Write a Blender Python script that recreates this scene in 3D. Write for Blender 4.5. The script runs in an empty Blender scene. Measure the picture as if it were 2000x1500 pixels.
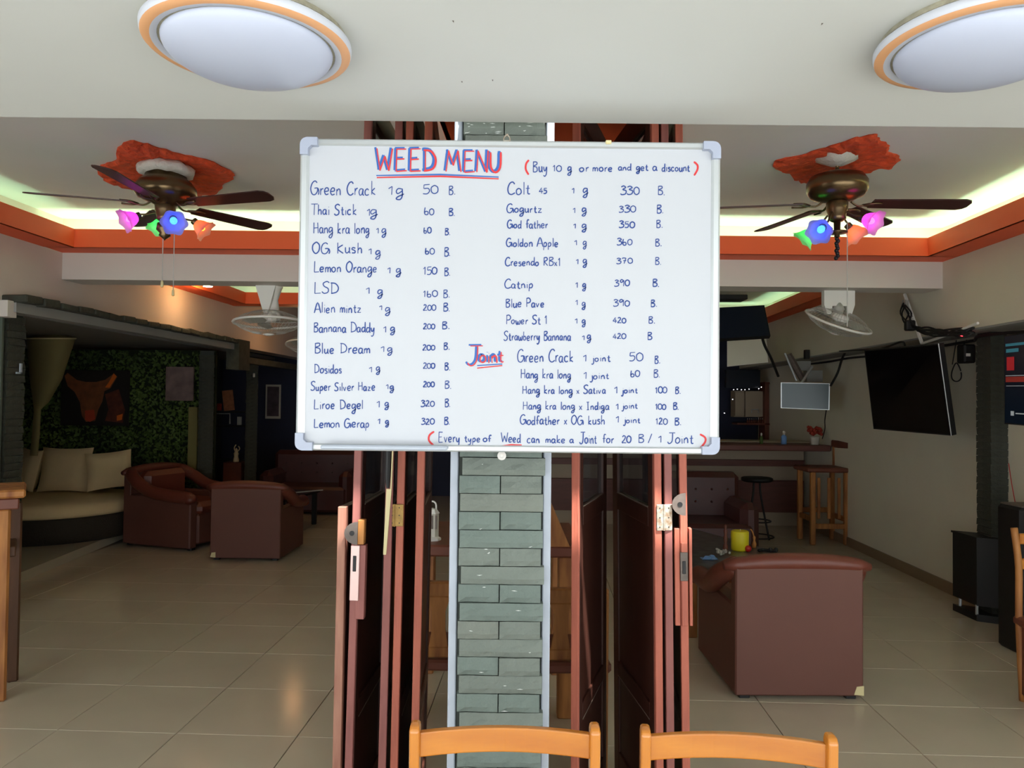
import bpy, math, random
from mathutils import Vector, Matrix, noise
random.seed(7)
S = bpy.context.scene
COL = S.collection
PI = math.pi

# ------------------------------------------------------------------ camera
F = 1500.0
CAMH = 1.65
PITCH = math.atan(35/1500.0)
ROLL = 0.0105
cam = bpy.data.cameras.new('camera'); camo = bpy.data.objects.new('camera', cam); COL.objects.link(camo)
cam.sensor_width = 36; cam.lens = 27.0; cam.clip_start = 0.05; cam.clip_end = 200
RM = Matrix.Rotation(PI/2+PITCH, 3, 'X') @ Matrix.Rotation(ROLL, 3, 'Z')
camo.matrix_world = Matrix.Translation((0, 0, CAMH)) @ RM.to_4x4()
S.camera = camo
EYE = Vector((0, 0, CAMH))
def ray(u, v): return RM @ Vector(((u-1000)/F, -(v-750)/F, -1))
def P(u, v, Y):
    d = ray(u, v); return EYE + d*(Y/d.y)
def PW(u, v, xp): return P(u, v, xp*F/(u-1061))      # point at distance xp along the right wall's direction
def PZ(u, v, z):
    d = ray(u, v); return EYE + d*((z-CAMH)/d.z)

# ------------------------------------------------------------------ world, sun, exposure
w = bpy.data.worlds.new('world'); S.world = w; w.use_nodes = True
bg = w.node_tree.nodes['Background']; bg.inputs[0].default_value = (0.90, 0.95, 1.0, 1); bg.inputs[1].default_value = 1.1
sun = bpy.data.lights.new('sun', 'SUN'); sun.energy = 6.5; sun.angle = 0.02; sun.color = (1, .98, .95)
suno = bpy.data.objects.new('sun', sun); COL.objects.link(suno)
suno.rotation_euler = (math.radians(20), math.radians(16), 0)
S.view_settings.view_transform = 'Standard'; S.view_settings.look = 'None'
S.view_settings.gamma = 1; S.view_settings.use_curve_mapping = False
S.view_settings.exposure = 1.42
def point(loc, e, col, r=.05, spot=None):
    l = bpy.data.lights.new('lamp_or_fill_light', 'SPOT' if spot else 'POINT'); l.energy = e; l.color = col; l.shadow_soft_size = r
    if spot: l.spot_size = spot; l.spot_blend = .6
    o = bpy.data.objects.new('lamp_or_fill_light', l); o.location = loc; COL.objects.link(o); return o

# ------------------------------------------------------------------ materials
def lin(c):
    return tuple(((x/255)/12.92 if x/255 <= .04045 else ((x/255+.055)/1.055)**2.4) for x in c)
MATS = {}
def mat(name, rgb, rough=.6, metal=0, noise_amt=0, noise_scale=8, stretch=(1, 1, 1), rgb2=None, bump=0, bump_scale=None, emit=None, trans=0, spec=.5, alpha=1, coat=0):
    if name in MATS: return MATS[name]
    m = bpy.data.materials.new(name); m.use_nodes = True; nt = m.node_tree; b = nt.nodes['Principled BSDF']
    c = lin(rgb); b.inputs['Base Color'].default_value = (*c, 1)
    b.inputs['Roughness'].default_value = rough; b.inputs['Metallic'].default_value = metal
    b.inputs['Specular IOR Level'].default_value = spec
    if coat: b.inputs['Coat Weight'].default_value = coat; b.inputs['Coat Roughness'].default_value = .15
    if trans: b.inputs['Transmission Weight'].default_value = trans
    if alpha < 1: b.inputs['Alpha'].default_value = alpha
    if emit: b.inputs['Emission Color'].default_value = (*lin(emit[0]), 1); b.inputs['Emission Strength'].default_value = emit[1]
    if noise_amt or bump:
        tc = nt.nodes.new('ShaderNodeTexCoord'); mp = nt.nodes.new('ShaderNodeMapping'); mp.inputs['Scale'].default_value = stretch
        nt.links.new(tc.outputs['Object'], mp.inputs[0])
        n = nt.nodes.new('ShaderNodeTexNoise'); n.inputs['Scale'].default_value = noise_scale; n.inputs['Detail'].default_value = 6
        nt.links.new(mp.outputs[0], n.inputs[0])
    if noise_amt:
        rp = nt.nodes.new('ShaderNodeValToRGB'); c2 = lin(rgb2) if rgb2 else tuple(x*(1-noise_amt) for x in c)
        rp.color_ramp.elements[0].position = .3; rp.color_ramp.elements[1].position = .7
        rp.color_ramp.elements[0].color = (*c2, 1); rp.color_ramp.elements[1].color = (*c, 1)
        nt.links.new(n.outputs[0], rp.inputs[0]); nt.links.new(rp.outputs[0], b.inputs['Base Color'])
    if bump:
        n2 = nt.nodes.new('ShaderNodeTexNoise'); n2.inputs['Scale'].default_value = bump_scale or noise_scale; n2.inputs['Detail'].default_value = 8
        nt.links.new(mp.outputs[0], n2.inputs[0])
        bp = nt.nodes.new('ShaderNodeBump'); bp.inputs['Strength'].default_value = bump; bp.inputs['Distance'].default_value = .02
        nt.links.new(n2.outputs[0], bp.inputs['Height']); nt.links.new(bp.outputs[0], b.inputs['Normal'])
    MATS[name] = m; return m
M = dict(
 porch=mat('porch_paint', (214, 215, 210), .7, noise_amt=.03, noise_scale=3),
 ceil=mat('ceiling_paint', (226, 226, 222), .8, noise_amt=.04, noise_scale=2),
 wall=mat('wall_paint', (222, 216, 196), .8, noise_amt=.06, noise_scale=2),
 wall_l=mat('wall_paint_left', (220, 206, 196), .8, noise_amt=.06, noise_scale=2),
 soffit=mat('soffit_grey', (150, 150, 146), .7, noise_amt=.1, noise_scale=4),
 beam=mat('beam_paint', (215, 208, 200), .75),
 orange=mat('cornice_orange', (242, 98, 50), .6, noise_amt=.06, noise_scale=2),
 foam=mat('foam_orange', (244, 92, 48), .8, noise_amt=.35, noise_scale=22, bump=1, bump_scale=30),
 foamedge=mat('foam_white_edge', (215, 212, 205), .9, bump=.6, bump_scale=30),
 tile=mat('floor_tile', (206, 194, 172), .16, noise_amt=.06, noise_scale=3, spec=.45),
 grout=mat('tile_grout', (120, 110, 96), .8),
 platform=mat('platform_tile', (190, 182, 160), .4),
 concrete=mat('porch_ground', (206, 208, 206), .8, noise_amt=.08, noise_scale=2),
 base=mat('baseboard_tile', (140, 118, 92), .4, noise_amt=.1),
 stone=mat('grey_green_stone', (122, 130, 122), .85, noise_amt=.2, rgb2=(108, 116, 108), noise_scale=9, bump=.35, bump_scale=40),
 stone2=mat('grey_green_stone_warm', (126, 132, 122), .85, noise_amt=.2, rgb2=(110, 116, 108), noise_scale=9, bump=.35, bump_scale=40),
 stone3=mat('grey_green_stone_cool', (116, 128, 121), .85, noise_amt=.2, rgb2=(102, 114, 107), noise_scale=9, bump=.35, bump_scale=40),
 chip=mat('chipped_stone', (205, 210, 205), .9),
 dstone=mat('dark_stone', (70, 72, 62), .9, noise_amt=.4, noise_scale=12, bump=.6, bump_scale=30),
 gap=mat('dark_mortar', (60, 64, 60), .95),  # dark joints between the stone strips
 whiteframe=mat('white_frame', (180, 188, 200), .5, noise_amt=.04),
 board=mat('whiteboard_surface', (190, 193, 199), .22, spec=.35),
 alu=mat('aluminium', (205, 210, 212), .35, metal=.6),
 greyplastic=mat('grey_plastic', (165, 172, 190), .45),
 blueink=mat('blue_ink', (24, 60, 132), .6),
 bluemark=mat('blue_marker', (44, 96, 172), .6),
 redink=mat('red_ink', (204, 48, 50), .6),
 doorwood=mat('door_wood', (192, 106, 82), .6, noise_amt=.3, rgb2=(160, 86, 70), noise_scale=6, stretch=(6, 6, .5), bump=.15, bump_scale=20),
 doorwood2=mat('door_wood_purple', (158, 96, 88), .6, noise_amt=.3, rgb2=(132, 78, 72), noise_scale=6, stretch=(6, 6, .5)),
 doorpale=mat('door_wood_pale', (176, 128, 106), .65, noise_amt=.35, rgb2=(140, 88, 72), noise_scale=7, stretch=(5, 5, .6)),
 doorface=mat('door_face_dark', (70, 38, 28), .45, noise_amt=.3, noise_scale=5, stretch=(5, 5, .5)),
 edging=mat('panel_bead', (120, 106, 94), .5),
 rawwood=mat('raw_wood', (206, 140, 72), .6, noise_amt=.3, noise_scale=9, stretch=(4, 4, .6)),
 cream=mat('cream_strip', (214, 200, 150), .6),
 brass=mat('aged_brass', (176, 140, 76), .5, metal=.5, noise_amt=.4, noise_scale=60),
 steel=mat('worn_steel', (190, 188, 178), .45, metal=.5, noise_amt=.45, rgb2=(140, 110, 80), noise_scale=60),
 zinc=mat('lock_plate', (222, 188, 182), .35, metal=.35),
 iron=mat('dull_iron', (120, 108, 100), .6, metal=.3, noise_amt=.3, noise_scale=40),
 dark=mat('near_black', (14, 14, 15), .5),
 glass=mat('door_glass', (64, 66, 70), .08, alpha=.45),
 varnish=mat('varnished_wood', (200, 126, 38), .28, noise_amt=.22, rgb2=(180, 104, 28), noise_scale=5, stretch=(.8, 6, 6), coat=.5),
 varnish_v=mat('varnished_wood_upright', (200, 126, 38), .28, noise_amt=.22, rgb2=(182, 106, 29), noise_scale=5, stretch=(6, 6, .8), coat=.5),
 rustic=mat('rustic_wood', (190, 128, 66), .6, noise_amt=.4, rgb2=(128, 74, 36), noise_scale=5, stretch=(4, 4, .6)),
 rusticshaded=mat('rustic_shaded', (100, 66, 42), .6, noise_amt=.35, noise_scale=5, stretch=(4, 4, .6)),  # rustic wood with shade put into its colour, for the unlit leg
 rusticdark=mat('rustic_dark', (120, 66, 48), .5, noise_amt=.3),
 leather=mat('brown_leather', (112, 56, 42), .42, noise_amt=.12, noise_scale=4, bump=.08, bump_scale=60),
 vinyl=mat('brown_vinyl', (106, 64, 52), .6, noise_amt=.08, noise_scale=3),
 leatherdark=mat('dark_red_leather', (78, 40, 37), .4, noise_amt=.15),
 bronze=mat('antique_bronze', (118, 98, 72), .3, metal=.9, noise_amt=.25, noise_scale=4),
 blade=mat('fan_blade_wood', (66, 34, 32), .45, noise_amt=.3, noise_scale=5),
 plasticwhite=mat('white_plastic', (235, 233, 226), .5),
 wire=mat('wire_guard', (178, 176, 168), .5),
 lampwhite=mat('lamp_glass', (190, 196, 214), .35, noise_amt=.03, noise_scale=1, spec=.4),
 lampring=mat('lamp_white_ring', (200, 203, 212), .4),
 lamporange=mat('lamp_orange_band', (222, 164, 116), .5),
 lampdirt=mat('lamp_dirty_rim', (170, 164, 142), .8, noise_amt=.4, noise_scale=40),
 led=mat('led_strip', (255, 255, 255), .5, emit=((205, 255, 205), 11)),
 ledweak=mat('led_strip_weak', (255, 255, 255), .5, emit=((190, 255, 205), 4)),
 black=mat('black_cabinet', (20, 20, 20), .55),
 screen=mat('dark_screen', (10, 12, 14), .12),
 screenblue=mat('navy_screen', (24, 32, 46), .3),
 screengrey=mat('grey_screen', (62, 84, 88), .25),
 navy=mat('navy_wall', (42, 48, 72), .8, noise_amt=.2, noise_scale=2),
 ivyback=mat('ivy_backing', (24, 38, 16), .9),
 ivy=mat('ivy_leaves', (104, 128, 54), .6, noise_amt=.6, rgb2=(36, 60, 28), noise_scale=1.2),
 net=mat('net_cloth', (150, 138, 92), .9, alpha=.85),
 fabric=mat('cream_fabric', (240, 212, 160), .9, noise_amt=.06),
 wicker=mat('dark_wicker', (50, 44, 34), .8, bump=.5, bump_scale=60),
 yellow=mat('yellow_plastic', (232, 216, 34), .45),
 red=mat('red_shiny', (190, 34, 30), .35),
 bluepl=mat('blue_plastic', (110, 150, 205), .5),
 pink=mat('pink', (206, 70, 120), .6),
 plant=mat('red_flower', (150, 44, 24), .7),
 pot=mat('white_pot', (210, 205, 190), .5),
 barwood=mat('bar_dark_wood', (112, 66, 56), .5, noise_amt=.25, stretch=(.5, 4, 4)),
 barcream=mat('bar_cream', (172, 156, 134), .7),
 cable=mat('black_cable', (24, 24, 24), .6),
 tableprint=mat('printed_table_top', (108, 104, 106), .3, noise_amt=.7, rgb2=(52, 44, 46), noise_scale=14),
 greenleaf=mat('green_leaf_print', (92, 150, 50), .7),
 paperdark=mat('poster_dark', (84, 92, 82), .8),
 fixture=mat('chrome_lens', (230, 230, 225), .3, emit=((255, 228, 190), 14)),
 twinkle=mat('fairy_bulb', (255, 255, 255), .3, emit=((245, 245, 255), 3)),
)
def bulbmat(n, c, s): return mat(n, c, .4, emit=(c, s))

# ------------------------------------------------------------------ mesh builder
class MB:
    def __init__(s): s.v = []; s.f = []; s.m = []; s.mi = 0
    def add(s, vs, fs, T=None):
        b = len(s.v)
        for p in vs:
            p = Vector(p); s.v.append(T @ p if T else p)
        for f in fs: s.f.append([i+b for i in f]); s.m.append(s.mi)
        return s
    def box(s, c, d, T=None, bev=0):
        x, y, z = c; a, b_, c_ = d[0]/2, d[1]/2, d[2]/2
        if bev:
            return s.bbox(c, d, bev, T)
        vs = [(x+i*a, y+j*b_, z+k*c_) for i in (-1, 1) for j in (-1, 1) for k in (-1, 1)]
        return s.add(vs, [(0, 1, 3, 2), (4, 6, 7, 5), (0, 4, 5, 1), (2, 3, 7, 6), (0, 2, 6, 4), (1, 5, 7, 3)], T)
    def bbox(s, c, d, r, T=None):
        # chamfered box (24 verts)
        x, y, z = c; h = [d[0]/2, d[1]/2, d[2]/2]; r = min(r, min(h)*.95); vs = []; ix = {}
        for i in (-1, 1):
            for j in (-1, 1):
                for k in (-1, 1):
                    for ax in range(3):
                        q = [h[0]-r, h[1]-r, h[2]-r]; q[ax] = h[ax]
                        ix[(i, j, k, ax)] = len(vs); vs.append((x+i*q[0], y+j*q[1], z+k*q[2]))
        fs = []
        for ax in range(3):
            o = [a for a in range(3) if a != ax]
            for sg in (-1, 1):
                loop = []
                for (p, q) in ((-1, -1), (1, -1), (1, 1), (-1, 1)):
                    t = [0, 0, 0]; t[ax] = sg; t[o[0]] = p; t[o[1]] = q; loop.append(ix[(*t, ax)])
                fs.append(loop if (sg == 1) == (ax != 1) else loop[::-1])
        for ax in range(3):
            o = [a for a in range(3) if a != ax]
            for p in (-1, 1):
                for q in (-1, 1):
                    l = []
                    for e, a in ((-1, o[0]), (-1, o[1]), (1, o[1]), (1, o[0])):
                        t = [0, 0, 0]; t[ax] = e; t[o[0]] = p; t[o[1]] = q; l.append(ix[(*t, a)])
                    fs.append(l)
        for i in (-1, 1):
            for j in (-1, 1):
                for k in (-1, 1): fs.append([ix[(i, j, k, a)] for a in range(3)])
        return s.add(vs, fs, T)
    def hexa(s, b, t):  # bottom 4, top 4 points
        return s.add(list(b)+list(t), [(3, 2, 1, 0), (4, 5, 6, 7), (0, 1, 5, 4), (1, 2, 6, 5), (2, 3, 7, 6), (3, 0, 4, 7)])
    def slab(s, a, b, z0, z1, n):  # wall between plan points a, b with offset n
        a = Vector((a[0], a[1], 0)); b = Vector((b[0], b[1], 0)); n = Vector((n[0], n[1], 0))
        q = [a, b, b+n, a+n]
        return s.hexa([p+Vector((0, 0, z0)) for p in q], [p+Vector((0, 0, z1)) for p in q])
    def lathe(s, prof, n=24, T=None, closed=True, wob=None):
        vs = []; fs = []
        for j, (r, z) in enumerate(prof):
            for i in range(n):
                a = 2*PI*i/n; rr = r; zz = z
                if wob: rr, zz = wob(r, z, a, j)
                vs.append((rr*math.cos(a), rr*math.sin(a), zz))
        for j in range(len(prof)-1):
            for i in range(n):
                k = (i+1) % n; fs.append((j*n+i, j*n+k, (j+1)*n+k, (j+1)*n+i))
        if closed:
            if prof[0][0] > 1e-4: fs.append(list(range(n))[::-1])
            if prof[-1][0] > 1e-4: fs.append([(len(prof)-1)*n+i for i in range(n)])
        return s.add(vs, fs, T)
    def tube(s, pts, r, n=6, T=None, flat=None, cap=True):
        pts = [Vector(p) for p in pts]; vs = []; fs = []; up = None; L = len(pts)
        for i, p in enumerate(pts):
            t = (pts[min(i+1, L-1)]-pts[max(i-1, 0)])
            if t.length < 1e-9: t = Vector((0, 0, 1))
            t.normalize()
            if up is None:
                up = t.cross(Vector((0, 0, 1)) if abs(t.z) < .9 else Vector((1, 0, 0))).normalized()
            up = (up - t*up.dot(t)).normalized(); w_ = t.cross(up)
            rr = r[i] if isinstance(r, (list, tuple)) else r
            for k in range(n):
                a = 2*PI*k/n; vs.append(p+up*math.cos(a)*rr+w_*math.sin(a)*rr*(flat or 1))
        for i in range(L-1):
            for k in range(n):
                q = (k+1) % n; fs.append((i*n+k, i*n+q, (i+1)*n+q, (i+1)*n+k))
        if cap: fs.append(list(range(n))[::-1]); fs.append([(L-1)*n+k for k in range(n)])
        return s.add(vs, fs, T)
    def prism(s, poly, h, T=None):  # poly in xy, extruded z 0..h
        n = len(poly); vs = [(p[0], p[1], 0) for p in poly]+[(p[0], p[1], h) for p in poly]
        fs = [list(range(n))[::-1], [n+i for i in range(n)]]+[(i, (i+1) % n, n+(i+1) % n, n+i) for i in range(n)]
        return s.add(vs, fs, T)
    def sph(s, c, r, n=12, sc=(1, 1, 1), T=None):
        m = n//2; prof = [(max(1e-5, r*math.sin(PI*j/m)), -r*math.cos(PI*j/m)) for j in range(m+1)]
        TT = Matrix.Translation(c) @ Matrix.Diagonal((*sc, 1))
        return s.lathe(prof, n, (T @ TT) if T else TT, closed=False)
    def build(s, name, m, parent=None, smooth=False, world=False, label=None, kind=None, sub=0):
        me = bpy.data.meshes.new(name); off = parent_world(parent) if (world and parent) else Vector((0, 0, 0))
        me.from_pydata([tuple(p-off) for p in s.v], [], s.f)
        ms = m if isinstance(m, (list, tuple)) else [m]
        for x in ms: me.materials.append(x)
        if len(ms) > 1: me.polygons.foreach_set('material_index', s.m)
        if smooth: me.polygons.foreach_set('use_smooth', [True]*len(me.polygons))
        me.validate(); me.update()
        import bmesh
        bm = bmesh.new(); bm.from_mesh(me); bmesh.ops.recalc_face_normals(bm, faces=bm.faces); bm.to_mesh(me); bm.free()
        o = bpy.data.objects.new(name, me); COL.objects.link(o)
        if smooth == 'auto':
            pass
        if sub:
            md = o.modifiers.new('sub', 'SUBSURF'); md.levels = sub; md.render_levels = sub
        if parent: o.parent = parent
        if label: o['label'] = label
        if kind: o['kind'] = kind
        return o
def parent_world(p):
    v = Vector((0, 0, 0))
    while p: v += p.location; p = p.parent
    return v
def thing(name, label, cat, loc=(0, 0, 0), rotz=0, group=None):
    o = bpy.data.objects.new(name, None); COL.objects.link(o); o.empty_display_size = .1
    o.location = loc; o.rotation_euler = (0, 0, rotz); o['label'] = label; o['category'] = cat
    if group: o['group'] = group
    return o
def tag(o, label, cat, group=None):
    o['label'] = label; o['category'] = cat
    if group: o['group'] = group
    return o
def struct(o, label=None):
    o['kind'] = 'structure'
    if label: o['label'] = label
    return o
def copytree(o, parent=None):
    c = o.copy(); COL.objects.link(c); c.parent = parent
    for ch in list(o.children): copytree(ch, c)
    return c
def smoothpts(pts, k=5, closed=False):
    pts = [Vector(p) for p in pts]; n = len(pts)
    if n < 3: return pts
    out = []
    for i in range(n if closed else n-1):
        if closed: p0, p1, p2, p3 = pts[i-1], pts[i], pts[(i+1) % n], pts[(i+2) % n]
        else: p0, p1, p2, p3 = pts[max(i-1, 0)], pts[i], pts[i+1], pts[min(i+2, n-1)]
        for j in range(k):
            t = j/k
            out.append(.5*((2*p1)+(p2-p0)*t+(2*p0-5*p1+4*p2-p3)*t*t+(3*p1-p0-3*p2+p3)*t**3))
    if not closed: out.append(pts[-1])
    return out

# ------------------------------------------------------------------ room shell
K = .0407                       # the side walls run slightly off the facade's normal
def rx(xp, y): return (xp+K*y, y)
ZC = 3.12; ZP = 2.45; YB = 6.3; YBK = 13.4; ZCORN = 2.84
XL, XR, XRL = -3.97, 3.28, 3.6
# floor with tiles
fl = MB().box((-1.5, 7.5, -.06), (13, 13.5, .1)).build('floor', M['grout']); struct(fl)
tm = MB().bbox((0, 0, 0), (.597, .597, .012), .002).build('tile', M['tile'], fl); first = True
ang = -math.atan(K); cs, sn = math.cos(ang), math.sin(ang)
for j in range(0, 16):
    for i in range(-8, 7):
        gx, gy = (i+.02)*.6+.3, 1.35+(j+.5)*.6
        X = gx*cs-gy*sn; Y = gx*sn+gy*cs
        if X > XRL+K*Y+.2 or X < -5.1: continue
        t = tm if first else tm.copy()
        if not first: COL.objects.link(t)
        first = False
        t.location = (X, Y, -.004); t.rotation_euler = (random.uniform(-.0004, .0004), random.uniform(-.0004, .0004), ang)
far = MB().box((0, 0, 0), (9.4, 2.6, .012)).build('far_tiles', M['tile'], fl); far.location = (-.4, 12.2, -.004); far['kind'] = 'stuff'
porchfl = MB().box((-.5, -4.2, -.06), (40, 10.9, .12)).build('floor', M['concrete']); struct(porchfl)
# ceilings
struct(MB().box((-.5, -.25, ZP+.1), (18, 4.86, .2)).build('ceiling', M['porch']), 'white porch ceiling over the viewer')
struct(MB().box((-1.5, 8, ZC+.05), (13, 11.6, .1)).build('ceiling', M['ceil']), 'grey inner ceiling')
struct(MB().box((-1.5, 2.36, 2.95), (13, .16, .8)).build('wall_front', M['porch']))
# walls
struct(MB().slab(rx(XL, 2.3), rx(XL, YBK), 2.33, ZC, (-.25, 0)).build('wall_left', M['wall_l']))
struct(MB().slab(rx(-4.5, 2.3), rx(-4.5, 5.7), 0, 2.33, (-.2, 0)).slab((-7.2, 5.8), (-7.2, YBK), 0, ZC, (-.2, 0)).slab((-7.2, 5.9), (-4.3, 5.9), 0, 2.33, (0, .1)).build('wall_left', M['soffit']))
struct(MB().box((-5.7, 9, 2.36), (3.1, 9.5, .05)).build('ceiling', M['soffit']), 'low alcove ceiling')
struct(MB().slab(rx(XR, 2.3), rx(XR, YBK), 2.25, ZC, (.7, 0)).build('wall_right', M['wall']))
struct(MB().slab(rx(XRL, 2.3), rx(XRL, YBK), 0, 2.25, (.3, 0)).build('wall_right', M['wall']))
sf = MB(); a, b = rx(XR+.002, 2.3), rx(XR+.002, YBK)
sf.hexa([(a[0], a[1], 2.235), (a[0]+.4, a[1], 2.235), (b[0]+.4, b[1], 2.235), (b[0], b[1], 2.235)], [(a[0], a[1], 2.249), (a[0]+.4, a[1], 2.249), (b[0]+.4, b[1], 2.249), (b[0], b[1], 2.249)])
struct(sf.build('trim_1', M['soffit']), 'grey soffit along the right wall')
struct(MB().box((-1.5, YBK+.1, 1.6), (13, .2, 3.3)).build('wall_back', M['navy']))
struct(MB().slab(rx(XRL-.015, 2.4), rx(XRL-.015, YBK-.1), 0, .105, (.03, 0)).build('baseboard_right', M['base']))
struct(MB().slab((-9, 2.3), (-4.3, 2.3), 0, ZC, (0, .2)).slab((3.72, 2.3), (9, 2.3), 0, ZC, (0, .2)).build('wall_front', M['wall']))
# beam
bx0, bx1 = rx(XL, YB)[0], rx(XR, YB)[0]
struct(MB().box(((bx0+bx1)/2, YB+.14, (2.62+ZC)/2), (bx1-bx0, .28, ZC-2.62)).build('trim_2', M['beam']), 'white cross beam below the orange cornice')
# cove cornices
tn = [2]
def cornice(a, b, n, ledm, ext=(0, 0), tag_=None):
    """trough along wall line a->b, projecting in direction n (length = depth)"""
    tn[0] += 1
    a = Vector((a[0], a[1])); b = Vector((b[0], b[1])); n = Vector(n); d = (b-a).normalized(); a = a-d*ext[0]; b = b+d*ext[1]
    dep = n.length; nu = n/dep; m = MB()
    m.slab(a, b, ZCORN, ZCORN+.02, n); m.slab(a+nu*(dep-.02), b+nu*(dep-.02), ZCORN, 2.985, nu*.022)
    o = m.build('trim_%d' % tn[0], M['orange']); struct(o, tag_)
    l = MB().slab(a+nu*.09, b+nu*.09, ZCORN+.022, ZCORN+.036, nu*.025)
    l.build('led_strip', ledm, o)
    MB().slab(a+nu*.002, b+nu*.002, ZCORN+.0205, ZCORN+.0225, nu*(dep-.024)).build('bounce_lining', M['beam'], o)  # unseen white lining, added to keep orange bounce out of the LED light
g = .24
cornice(rx(XL, YB), rx(-.5, YB), (0, -g), M['led'], tag_='orange cornice left of the whiteboard')
cornice(rx(.42, YB), rx(XR, YB), (0, -g), M['led'], tag_='orange cornice right of the whiteboard')
cornice(rx(XL, 2.45), rx(XL, YB-g), (g, 0), M['ledweak'], tag_='orange cornice along the left wall')
cornice(rx(XR, 2.45), rx(XR, YB-g), (-g, 0), M['led'], tag_='orange cornice along the right wall')
cornice(rx(.2, 2.45), rx(.2, YB-.26), (.18, 0), M['ledweak'])
cornice(rx(-.25, 2.45), rx(-.25, YB-.26), (-.2, 0), M['ledweak'])
struct(MB().slab(rx(-.25, 2.45), rx(-.25, YB), ZCORN, ZC, (.45, 0)).build('trim_20', M['orange']), 'orange middle soffit behind the pillar')
YB2 = YB+.28
cornice(rx(XL, YB2), rx(XL, 9.8-g), (g, 0), M['ledweak'])
cornice(rx(XR, YB2), rx(XR, 11.3-g), (-g, 0), M['ledweak'])
cornice(rx(XL, 9.8), rx(0, 9.8), (0, -g), M['ledweak'])
cornice(rx(0, 11.3), rx(XR, 11.3), (0, -g), M['ledweak'])
struct(MB().slab(rx(XL, 9.8), rx(0, 9.8), ZCORN, ZC, (0, .1)).slab(rx(0, 11.3), rx(XR, 11.3), ZCORN, ZC, (0, .1)).build('trim_21', M['beam']))

# platform in the alcove
struct(MB().hexa([PZ(38, 1139, 0), PZ(262, 1043, 0), (-7, 10, 0), (-7.1, 6.2, 0)], [PZ(38, 1139, 0)+Vector((0, 0, .09)), PZ(262, 1043, 0)+Vector((0, 0, .09)), (-7, 10, .09), (-7.1, 6.2, .09)]).build('floor', M['platform']), 'raised pale platform in the left alcove')

# ------------------------------------------------------------------ stone strips
def brickmesh(w, d, h, seed, nx=6):
    """brick with a split-face front (-y), back at y=d"""
    rnd = random.Random(seed); m = MB(); nz = 3; vs = []; fs = []
    for k in range(nz+1):
        for i in range(nx+1):
            x = -w/2+w*i/nx; z = h*k/nz; e = 0 if (i in (0, nx) or k in (0, nz)) else 1
            y = -rnd.uniform(.0, .005) - e*rnd.uniform(.002, .007)
            if k == 1: y -= .004
            vs.append((x, y, z))
    for k in range(nz):
        for i in range(nx):
            a = k*(nx+1)+i; fs.append((a, a+1, a+nx+2, a+nx+1))
    b = len(vs); vs += [(-w/2, d, 0), (w/2, d, 0), (w/2, d, h), (-w/2, d, h)]
    bot = list(range(nx+1)); top = [nz*(nx+1)+i for i in range(nx+1)]
    fs.append(bot[::-1]+[b, b+1]); fs.append(top+[b+2, b+3])
    fs.append([k*(nx+1) for k in range(nz+1)]+[b+3, b]); fs.append([k*(nx+1)+nx for k in range(nz+1)][::-1]+[b+1, b+2])
    fs.append((b, b+3, b+2, b+1)); return m.add(vs, fs)
# main pillar
YP = 2.25
px0, px1 = P(895, 1100, YP).x, P(1057, 1100, YP).x
pil = MB().box(((px0+px1)/2, YP+.14, 1.5), (px1-px0+.005, .22, 3.0)).build('wall_pillar', M['gap']); struct(pil, 'pillar clad in grey green stone strips behind the whiteboard')
W = px1-px0; rowh = .0527; cx = (px0+px1)/2
mats3 = [M['stone'], M['stone2'], M['stone3'], M['stone']]
fulls = [brickmesh(W, .05, rowh-.0025, s, 8) for s in range(4)]; halves = [brickmesh(W*.488, .05, rowh-.0025, 20+s, 5) for s in range(4)]
fm = []; hm = []
for lst, out in ((fulls, fm), (halves, hm)):
    for q, mb in enumerate(lst):
        o = mb.build('stone_strip', mats3[q], pil); out.append([o, False])
def putbrick(lst, q, loc):
    e = lst[q]; o = e[0] if not e[1] else e[0].copy()
    if e[1]: COL.objects.link(o)
    e[1] = True; o.location = loc; return o
zrow0 = P(976, 928, YP).z  # a joint
r0 = int(zrow0/rowh)+1
for r in range(-r0, 36):
    z = zrow0+r*rowh
    if z < -.02 or z > 2.9: continue
    sh = random.uniform(-.003, .003)
    if (r % 2) == 0: putbrick(fm, random.randrange(4), (cx+.006+sh, YP+random.uniform(-.003, .003), z))
    else:
        putbrick(hm, random.randrange(4), (cx-W*.252, YP+random.uniform(-.003, .004), z))
        putbrick(hm, random.randrange(4), (cx+W*.249, YP+random.uniform(-.003, .004), z))
ch = MB()
for k in range(32):
    u = random.uniform(905, 1040); v = random.choice([random.uniform(905, 1430), random.uniform(236, 262)]); p = P(u, v, YP-.0135); l = random.uniform(.002, .011)
    ch.add([p+Vector((-l, 0, random.uniform(-.001, .001))), p+Vector((0, 0, -.0012)), p+Vector((l, 0, random.uniform(-.001, .003))), p+Vector((0, 0, .0014))], [(0, 1, 2, 3)])
ch.build('chip_marks', M['chip'], pil, kind='stuff')
for (ua, ub) in ((876, 892), (1060, 1076)):
    xa, xb = P(ua, 1100, YP).x, P(ub, 1100, YP).x
    MB().bbox(((xa+xb)/2, YP+.06, 1.5), (xb-xa, .07, 3.0), .003).build('side_batten', M['whiteframe'], pil)

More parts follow.
